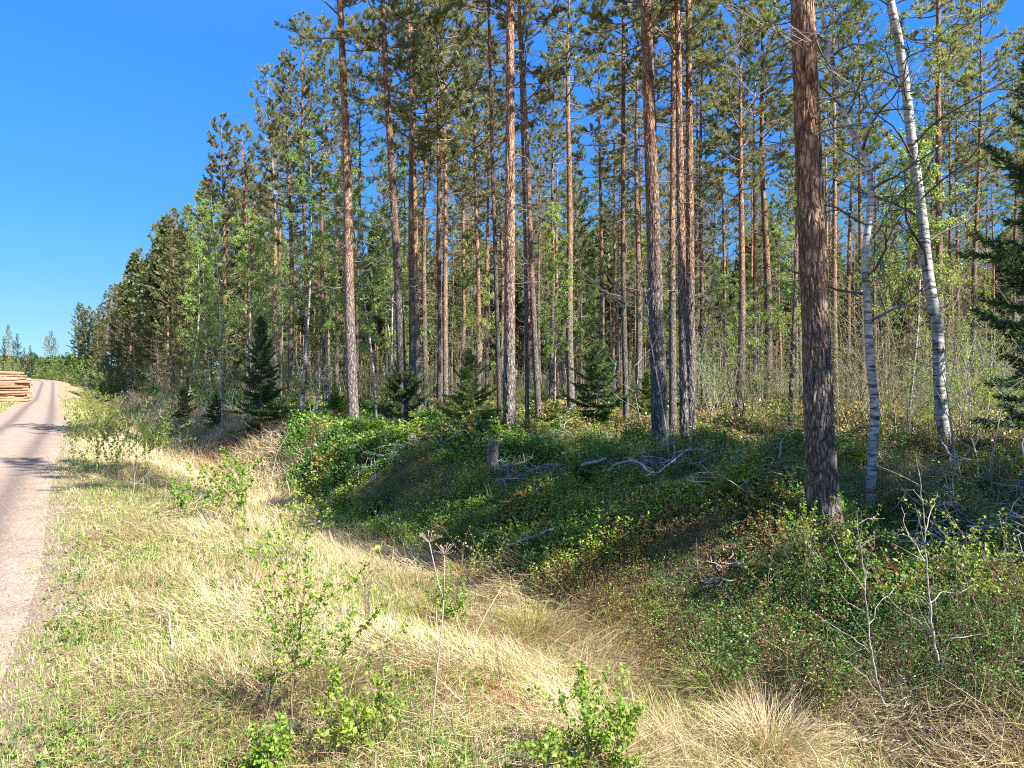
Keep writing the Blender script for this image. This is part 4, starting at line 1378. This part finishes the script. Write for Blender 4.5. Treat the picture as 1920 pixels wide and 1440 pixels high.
def stem_by_points(label, pts, Y, r0, r1, branches, seed):
    global R
    R = np.random.default_rng(seed)
    P = np.array([pt(a, b_, Y) for a, b_ in pts]); b = P[0].copy(); b[2] = hz(b[0], b[1])
    P = P - b; P[0, 2] = -.05
    g = G(); gn = G(); tips = []
    q = np.linspace(0, len(P) - 1, 30)
    Q = np.stack([np.interp(q, np.arange(len(P)), P[:, k]) for k in range(3)], -1)
    for _ in range(2):
        Q[1:-1] = (Q[:-2] + 2 * Q[1:-1] + Q[2:]) / 4
    Q[1:-1] += R.normal(0, .003, (28, 3))
    tube(g, Q, np.linspace(r0, r1, 30), 8)
    for br in branches:
        B = np.array([pt(a, b_, Y + dz) for a, b_, dz in br]) - b
        q = np.linspace(0, len(B) - 1, 8)
        B = np.stack([np.interp(q, np.arange(len(B)), B[:, k]) for k in range(3)], -1)
        B[1:] += R.normal(0, .006, (7, 3))
        tube(g, B, np.linspace(r0 * .45, .0012, 8), 5, cap=False)
        tips.append(B[3:])
    for k in range(16):
        i = R.integers(8, 30); d = rdir(1)[0]; d[2] = abs(d[2]) + .2; l = R.uniform(.08, .3)
        B = np.array([Q[i], Q[i] + nrm(d) * l * .5, Q[i] + nrm(d) * l + R.normal(0, .03, 3)])
        tube(g, B, [.002, .0015, .0008], 4, cap=False); tips.append(B)
    leafy(gn, tips, .5, .014, .024, (.2, .3, .04), True, .1, .015)
    t = thing('birch_sapling', label, 'sapling', b, 'leafy saplings on the verge')
    link('stem', g.mesh('stem', M_greystem, True), t); link('foliage', gn.mesh('foliage', M_leaf), t)


stem_by_points('thin pale birch stem at lower right, leaning left over the shrubs', [(1684, 1395), (1668, 1345), (1651, 1305), (1634, 1227), (1627, 1173), (1622, 1107), (1616, 1040), (1606, 985)], 4.6, .0085, .002,
               [[(1634, 1227, 0), (1590, 1190, .2), (1520, 1150, .3)], [(1627, 1173, 0), (1660, 1120, .1), (1700, 1080, .3)], [(1622, 1107, 0), (1580, 1050, -.1), (1560, 1000, .0)], [(1651, 1305, 0), (1600, 1245, -.1), (1575, 1238, -.1)]], 15)
stem_by_points('thin grey birch stem nearest the right photo edge with angular twigs', [(1778, 1350), (1763, 1257), (1749, 1186), (1742, 1132), (1737, 1057), (1733, 1010), (1731, 944), (1722, 880)], 4.6, .010, .002,
               [[(1742, 1132, 0), (1765, 1110, .1), (1790, 1112, .1), (1826, 1098, .2)], [(1763, 1257, 0), (1776, 1200, -.1), (1800, 1195, -.1), (1845, 1186, 0)], [(1749, 1186, 0), (1700, 1150, .1), (1655, 1110, .2)],
                [(1737, 1057, 0), (1700, 1000, .2), (1690, 950, .3)], [(1733, 1000, 0), (1752, 950, .1), (1758, 920, .1)]], 16)
sapling('birch_sapling', 'leafy twigs in front of the foot of the thickest pine', ground_at(1560, 1090), .65, 4, 1.6, (.018, .03), FRESH, spread=.3, seed=17)
sapling('birch_sapling', 'leafy twigs left of the lichen covered twig on the right bank', ground_at(1480, 1130), .6, 5, 1.3, (.014, .024), (.2, .22, .04), spread=.4, seed=18)
sapling('birch_sapling', 'low twiggy shoots on the right bank under the slim birch', ground_at(1680, 1180), .7, 5, 1.2, (.016, .026), FRESH, spread=.45, seed=19)
sapling('birch_sapling', 'low twiggy shoots at the right photo edge', ground_at(1880, 1190), .7, 5, 1.0, (.018, .028), FRESH, spread=.4, seed=20)
sapling('willow_bush', 'upright bright green willow bush at the ditch, left of the airy sapling', ground_at(428, 985), .85, 9, 2.6, (.028, .042), (.19, .29, .04), spread=.4, split=5, seed=21, cat='bush', group='willow bushes on the verge', el=(1.2, 1.5))
sapling('willow_bush', 'small narrow willow beside the upright green willow bush', ground_at(352, 965), .5, 4, 2.6, (.028, .04), (.19, .29, .04), spread=.18, split=4, seed=22, cat='bush', group='willow bushes on the verge', el=(1.25, 1.5))
sapling('willow_bush', 'broad green willow bush on the verge beside the road shadows', ground_at(238, 888), 1.15, 20, 4, (.022, .04), (.20, .28, .055), spread=1.0, split=5, seed=23, cat='bush', group='willow bushes on the verge', el=(1.25, 1.54))
sapling('willow_bush', 'greyish low willow in the ditch right of the broad verge bush', ground_at(335, 880), .8, 9, 1.4, (.02, .032), (.15, .19, .06), spread=.9, split=5, seed=24, cat='bush', group='willow bushes on the verge', el=(1.25, 1.54))
sapling('willow_bush', 'tall pale grassy willow on the verge beyond the broad bush', ground_at(205, 828), 1.15, 16, 4, (.02, .035), (.24, .28, .07), spread=.9, split=5, seed=25, cat='bush', group='willow bushes on the verge', el=(1.3, 1.54))
sapling('willow_bush', 'pale verge bush farther along the road', ground_at(186, 800), 1.1, 16, 4, (.025, .04), (.26, .28, .08), spread=1.0, split=4, seed=26, cat='bush', group='willow bushes on the verge', el=(1.3, 1.54))
sapling('willow_bush', 'farthest pale verge bush before the road bends', ground_at(160, 770), 1.2, 16, 4, (.03, .05), (.26, .28, .08), spread=1.1, split=4, seed=27, cat='bush', group='willow bushes on the verge', el=(1.3, 1.54))
sapling('bare_shrub', 'bare grey forked shrub in the shaded ditch left of the willows', ground_at(322, 940), .75, 3, .05, (.01, .02), FRESH, spread=.6, split=5, seed=28, cat='shrub', group='bare shrubs', smat=M_twig)
sapling('bare_shrub', 'thin bare shrub under the tall dark spruce', ground_at(590, 815), 1.1, 4, .05, (.01, .02), FRESH, spread=.6, split=5, seed=29, cat='shrub', group='bare shrubs', smat=M_twig)
sapling('bare_shrub', 'pale dead sapling leaning left before the leaning grey pine', ground_at(1222, 835), 1.9, 1, .0, (.01, .02), FRESH, lean=(-.35, 0), split=9, r=.012, seed=30, cat='shrub', group='bare shrubs', smat=M_palestem)
sapling('bare_shrub', 'two pale dead stems standing before the dark close pair of pines', ground_at(1278, 858), 3.0, 2, .0, (.01, .02), FRESH, spread=.3, split=6, r=.013, seed=31, cat='shrub', group='bare shrubs', smat=M_palestem, el=(1.45, 1.55), gn_=.03)
sapling('bare_shrub', 'dark bare branching shrub at the right edge before the big spruce', ground_at(1850, 900), 1.6, 5, .3, (.02, .03), FRESH, spread=.6, split=6, r=.012, seed=32, cat='shrub', group='bare shrubs', smat=M_twig, el=(.7, 1.4))

# dried umbel stalk in the foreground
Yd = 3.75
b = at_depth(803, Yd)
R = np.random.default_rng(8)
t = thing('dried_umbel_plant', 'tall dried umbel stalk with two starry seed heads, in the foreground', 'plant', b)
g = G()
pts = [pt(x_, y_, Yd) - b for x_, y_ in ((812, 1340), (820, 1250), (829, 1170), (832, 1125))]
stem = np.vstack([[0, 0, -.03], pts])
tube(g, stem, np.linspace(.0052, .0034, len(stem)), 7)
link('stem', g.mesh('stem', M_dry, True), t)
for (pp, top) in (([(832, 1125), (822, 1095), (812, 1050), (805, 1017)], (805, 1017)), ([(832, 1125), (833, 1080), (834, 1040)], (834, 1040))):
    g = G()
    P = np.array([pt(x_, y_, Yd) - b for x_, y_ in pp])
    tube(g, P, np.linspace(.004, .0028, len(P)), 6)
    c0 = P[-1]
    for k in range(14):
        a = k * 2.4; e = R.uniform(.25, 1.1)
        d = np.array([math.cos(a) * math.cos(e), math.sin(a) * math.cos(e), math.sin(e)])
        l = R.uniform(.045, .065)
        tube(g, [c0, c0 + d * l * .5, c0 + d * l + np.array([0, 0, .006])], [.0013, .0011, .0011], 4, cap=False)
        q = c0 + d * l
        dv = rdir(9) * .6 + d
        sticks(g, np.repeat(q[None], 9, 0), q + nrm(dv) * .010, .0009, .0016)
    link('seed_head', g.mesh('seed_head', M_dry, True), t)


# fallen branches and sticks
def branch(name, label, pts, r0, r1, mat, group='fallen branches', twigs=6, cat='branch', seed=3):
    global R
    R = np.random.default_rng(seed)
    P = np.array(pts)
    b = P[0].copy()
    s = np.linspace(0, len(P) - 1, 14)
    Q = np.stack([np.interp(s, np.arange(len(P)), P[:, k]) for k in range(3)], -1) - b
    Q[1:-1] += R.normal(0, r0 * .5, (12, 3))
    g = G()
    tube(g, Q, np.linspace(r0, r1, 14), 8)
    for i in range(twigs):
        k = R.integers(3, 13)
        d = nrm(rdir(1)[0] + np.array([0, 0, .4])); l = R.uniform(.08, .3)
        tube(g, [Q[k], Q[k] + d * l * .5, Q[k] + d * l + R.normal(0, .02, 3)], [r1 * .6, r1 * .4, .001], 4, cap=False)
    o = link(name, g.mesh(name, mat, True)); o.location = [float(a) for a in b]
    return tag(o, label, cat, group)


def gp(px, py, dz=.04):
    q = ground_at(px, py); q[2] += dz
    return q


branch('fallen_branch', 'bare branch with a pale broken end reaching over the ditch at centre', [gp(905, 1085, .02), gp(935, 1058, .16), gp(985, 1045, .2), gp(1038, 1030, .22)], .018, .016, M_twig, seed=4)
branch('fallen_branch', 'short pale branch lying on the bank left of the leaning grey pine', [gp(1090, 900, .2), gp(1136, 894, .25)], .02, .02, M_twig, twigs=1, seed=5)
branch('fallen_branch', 'curved grey branch on the bank in front of the dark pine pair', [gp(1130, 905, .15), gp(1185, 905, .3), gp(1230, 925, .2), gp(1290, 890, .35)], .02, .008, M_twig, twigs=9, seed=6)
branch('fallen_branch', 'slanted grey branch leaning at the foot of the thick birch', [gp(1815, 930, .02), gp(1765, 865, .35)], .03, .012, M_twig, seed=7)
branch('fallen_branch', 'dark fallen branch low behind the thick birch at the right edge', [gp(1690, 800, .75), gp(1740, 790, 1.0), gp(1800, 800, .9), gp(1900, 790, .9)], .035, .02, M_birchlimb, seed=8)
branch('broken_stick', 'broken white stick bent at a right angle in the grass at left', [gp(325, 1240, .01), gp(316, 1178, .12), gp(276, 1168, .06)], .008, .005, M_palestem, twigs=0, cat='stick', seed=9)
branch('fallen_branch', 'pale dead sapling arching over the ditch at left', [gp(490, 1000, .1), gp(520, 935, .9), gp(545, 893, .95)], .004, .002, M_palestem, twigs=3, seed=10)
branch('dry_reed', 'pale straight reed leaning right over the ditch rim at centre', [gp(830, 1330, .0), gp(905, 1230, .28), gp(945, 1175, .4)], 0.003, .0045, M_dry, twigs=0, cat='reed', group=None, seed=11)


def heap(label, px, py, n, rad, L, mat, seed, h=.35, group='heaps of dead twigs'):
    global R
    R = np.random.default_rng(seed)
    b = ground_at(px, py)
    g = G()
    for i in range(n):
        a = R.uniform(0, 6.28); rr = rad * math.sqrt(R.uniform())
        x_, y_ = rr * math.cos(a), rr * math.sin(a) * .7
        p = np.array([x_, y_, hz(b[0] + x_, b[1] + y_) - b[2] + R.uniform(.08, h + .15) * (1 - rr / rad * .6)])
        d = rdir(1)[0]; d[2] *= .35; d = nrm(d); l = R.uniform(.3, 1) * L
        P = [p]
        for k in range(4):
            P.append(P[-1] + d * l / 4); d = nrm(d + R.normal(0, .25, 3))
        P = np.array(P)
        tube(g, P, np.linspace(R.uniform(.004, .011), .002, 5), 4, cap=False)
        for q in range(3):
            k = R.integers(1, 4); dv = nrm(P[k + 1] - P[k] + .9 * rdir(1)[0]); 
            sticks(g, P[k][None], (P[k] + dv * l * .35)[None], .0038, .0015)
    o = link('twig_heap', g.mesh('twig_heap', mat, True)); o.location = [float(a) for a in b]
    return tag(o, label, 'twig heap', group)


heap('pale tangled dead twigs in front of the dark bushy young spruce', 1085, 838, 46, .7, .8, M_palestem, 1)
heap('grey twig heap before the dark close pair of pines', 1235, 895, 60, .7, .7, M_twig, 2)
heap('loose grey twigs on the shaded bank left of centre', 985, 905, 60, .6, .6, M_twig, 3, .25)
heap('grey twig heap at the foot of the thick birch', 1800, 935, 60, .8, .8, M_twig, 4, .3)
heap('wide heap of brownish dead twigs at the right photo edge', 1850, 1060, 110, .8, .7, M_twig, 5, .3)
heap('thin dead twigs on the bank left of the thickest pine', 1450, 930, 50, .6, .6, M_twig, 6, .25)
heap('dead twigs on the shaded slope at the far left bank', 770, 860, 50, .8, .7, M_twig, 7, .25)
# lichen covered twig on the right bank
heap('white lichen covered twig on the right bank', 1355, 1100, 22, .2, .2, M_palestem, 8, .05, None)

# stump and heather and tussocks
g = G()
zz = np.linspace(-.1, .42, 9)
tube(g, np.stack([zz * .06, zz * 0, zz], -1), .085 * (1 + .5 * np.exp(-np.clip(zz, 0, 1) / .08)) * np.where(zz > .40, .93, 1), 12)
b = ground_at(922, 878)
o = link('tree_stump', g.mesh('tree_stump', M_bark, True)); o.location = [float(a) for a in b]
tag(o, 'short dark rotten stump on the bank in front of the straight central pine', 'stump')


def tussock(name, label, px, py, n, L, col, rad=.1, group='grass tussocks', lean=.5, cat='grass tussock', wd=.004):
    global R
    R = np.random.default_rng(int(px))
    b = ground_at(px, py)
    g = G()
    a = R.uniform(0, 6.28, n); rr = rad * np.sqrt(R.uniform(0, 1, n))
    P = np.stack([rr * np.cos(a), rr * np.sin(a), np.zeros(n)], -1)
    P[:, 2] = height(P[:, 0] + b[0], P[:, 1] + b[1]) - b[2]
    cc = vary(col, n, .35, .1)
    cc = np.where(R.uniform(0, 1, (n, 1)) < .35, STRAW * R.uniform(.6, 1.1, (n, 1)), cc)
    blades(g, P, a + R.normal(0, .5, n), R.uniform(.5, 1.1, n) * L, np.full(n, wd), np.abs(R.normal(.1, .2, n)) + lean * rr / rad, R.uniform(.4, 1.7, n), cc, 4)
    o = link(name, g.mesh(name, M_grass)); o.location = [float(q) for q in b]
    return tag(o, label, cat, group)


tussock('grass_tussock', 'arching yellow green tussock left of the reddish heather at lower right', 1345, 1290, 700, .42, (.24, .27, .05), .16)
tussock('grass_tussock', 'pale straw tussock at the ditch foot, right of the dense bottom sapling', 1440, 1400, 700, .45, (.42, .33, .18), .22)
tussock('grass_tussock', 'brown tussock on the near ditch side behind the umbel heads', 770, 1010, 500, .45, (.30, .18, .09), .18)
tussock('grass_tussock', 'straw tussock hanging over the ditch below the bare branch', 885, 1075, 500, .4, (.40, .28, .13), .2)
tussock('grass_tussock', 'yellow green tussock on the ditch rim right of the umbel', 1000, 1190, 700, .38, (.26, .30, .06), .25)
tussock('heather_tuft', 'reddish brown heather tuft at lower right', 1450, 1290, 900, .24, (.22, .10, .07), .2, None, .7, 'heather', .0025)

# ------------------------------------------------------------------ the timber pile across the road
R = np.random.default_rng(33)
lm = []
for k in range(3):
    g = G()
    n = 10
    xx = np.linspace(0, -5.0, n)
    P = np.stack([xx, .03 * np.sin(xx * 1.1 + k), .03 * np.sin(xx * .8 + 2 * k)], -1)
    r_ = np.linspace(.125, .105, n)
    colr = [(.42, .20, .115), (.50, .30, .19), (.30, .16, .10)][k]
    tube(g, P, r_, 10, colr, cap=False)
    th = np.arange(10) / 10 * 2 * PI
    for xe, re_, sg in ((P[0], r_[0], 1), (P[-1], r_[-1], -1)):
        V = np.concatenate([xe[None] + np.array([[sg * .004, 0, 0]]), xe + re_ * np.stack([th * 0, np.cos(th), np.sin(th)], -1)])
        g.add(V, None, [[0, 1 + i, 1 + (i + 1) % 10] for i in range(10)], (.68, .50, .30))
    lm.append(g.mesh('log', M_log, True))
ang = math.atan2(NY, NX)
rows = 12
for i in range(rows):
    ncol = 9 - i // 3
    for j in range(ncol):
        u = 69.5 + .22 * j + .11 * (i % 2) + .07 * i + R.normal(0, .015)
        v = -2.3 - .05 * i + R.normal(0, .34) + float(vr(70))
        x, y = uv_to_xy(u, v)
        o = link('log', lm[R.integers(0, 3)])
        o.location = (x, y, hz(*uv_to_xy(70, -5)) + .16 + i * .215 + R.normal(0, .01))
        o.rotation_euler = (R.uniform(0, 6.28), R.normal(0, .02), ang + R.normal(0, .045))
        s = R.uniform(.62, 1.15); o.scale = (R.uniform(.85, 1.1), s, s)
        lay = 'lowest' if i < 3 else 'lower middle' if i < 6 else 'upper middle' if i < 9 else 'topmost'
        tag(o, f'orange brown log in the {lay} layers of the roadside timber pile', 'log', f'logs in the {lay} layers of the timber pile')

# ------------------------------------------------------------------ light, sky, camera
sd = Vector((SUN_AZ[0] * math.cos(SUN_EL), SUN_AZ[1] * math.cos(SUN_EL), math.sin(SUN_EL)))
L_ = bpy.data.lights.new('sun', 'SUN'); L_.energy = 5.0; L_.angle = math.radians(.5); L_.color = (1, .955, .88)
so = bpy.data.objects.new('sun', L_); COL.objects.link(so)
so.rotation_euler = sd.to_track_quat('Z', 'Y').to_euler()
so.location = (0, 0, 60)
wd_ = bpy.data.worlds.new('World'); S.world = wd_; wd_.use_nodes = True
nt = wd_.node_tree; nt.nodes.clear()
sky = nt.nodes.new('ShaderNodeTexSky'); sky.sky_type = 'NISHITA'; sky.sun_disc = False
sky.sun_elevation = SUN_EL; sky.sun_rotation = math.atan2(SUN_AZ[0], SUN_AZ[1])
sky.air_density = 1.0; sky.dust_density = .0; sky.ozone_density = 2.0
hs = nt.nodes.new('ShaderNodeHueSaturation'); hs.inputs['Saturation'].default_value = 1.0
bg = nt.nodes.new('ShaderNodeBackground'); bg.inputs['Strength'].default_value = .125
wo = nt.nodes.new('ShaderNodeOutputWorld')
tcw = nt.nodes.new('ShaderNodeTexCoord'); sxw = nt.nodes.new('ShaderNodeSeparateXYZ'); nt.links.new(tcw.outputs['Generated'], sxw.inputs[0])
hz_ = ramp(nt, sxw.outputs[2], [(0, (.106, .188, .305)), (.065, (.116, .20, .305)), (.19, (.101, .248, .375)), (.39, (.107, .338, .63)), (.46, (.15, .40, .72)), (.62, (.9, .95, 1)), (1, (1.1, 1.05, 1))])
mw = nt.nodes.new('ShaderNodeMix'); mw.data_type = 'RGBA'; mw.blend_type = 'MULTIPLY'; mw.inputs[0].default_value = 1
nt.links.new(hs.outputs[0], mw.inputs[6]); nt.links.new(hz_, mw.inputs[7])
nt.links.new(sky.outputs[0], hs.inputs['Color']); nt.links.new(mw.outputs[2], bg.inputs[0]); nt.links.new(bg.outputs[0], wo.inputs[0])

cam = bpy.data.cameras.new('camera'); cam.sensor_width = 36; cam.lens = 36 * F / 1920; cam.clip_end = 5000; cam.clip_start = .05
co = bpy.data.objects.new('camera', cam); COL.objects.link(co)
co.location = (0, 0, EYE); co.rotation_euler = (PI / 2 - PITCH, 0, 0)
S.camera = co
S.render.engine = 'CYCLES'
S.view_settings.view_transform = 'Standard'; S.view_settings.look = 'None'
S.view_settings.exposure = 1.85; S.view_settings.gamma = 1
cy = S.cycles
cy.max_bounces = 6; cy.diffuse_bounces = 4; cy.glossy_bounces = 2; cy.transmission_bounces = 3
cy.caustics_reflective = False; cy.caustics_refractive = False
cy.sample_clamp_indirect = 6
cy.use_denoising = False
cy.filter_width = 1.1
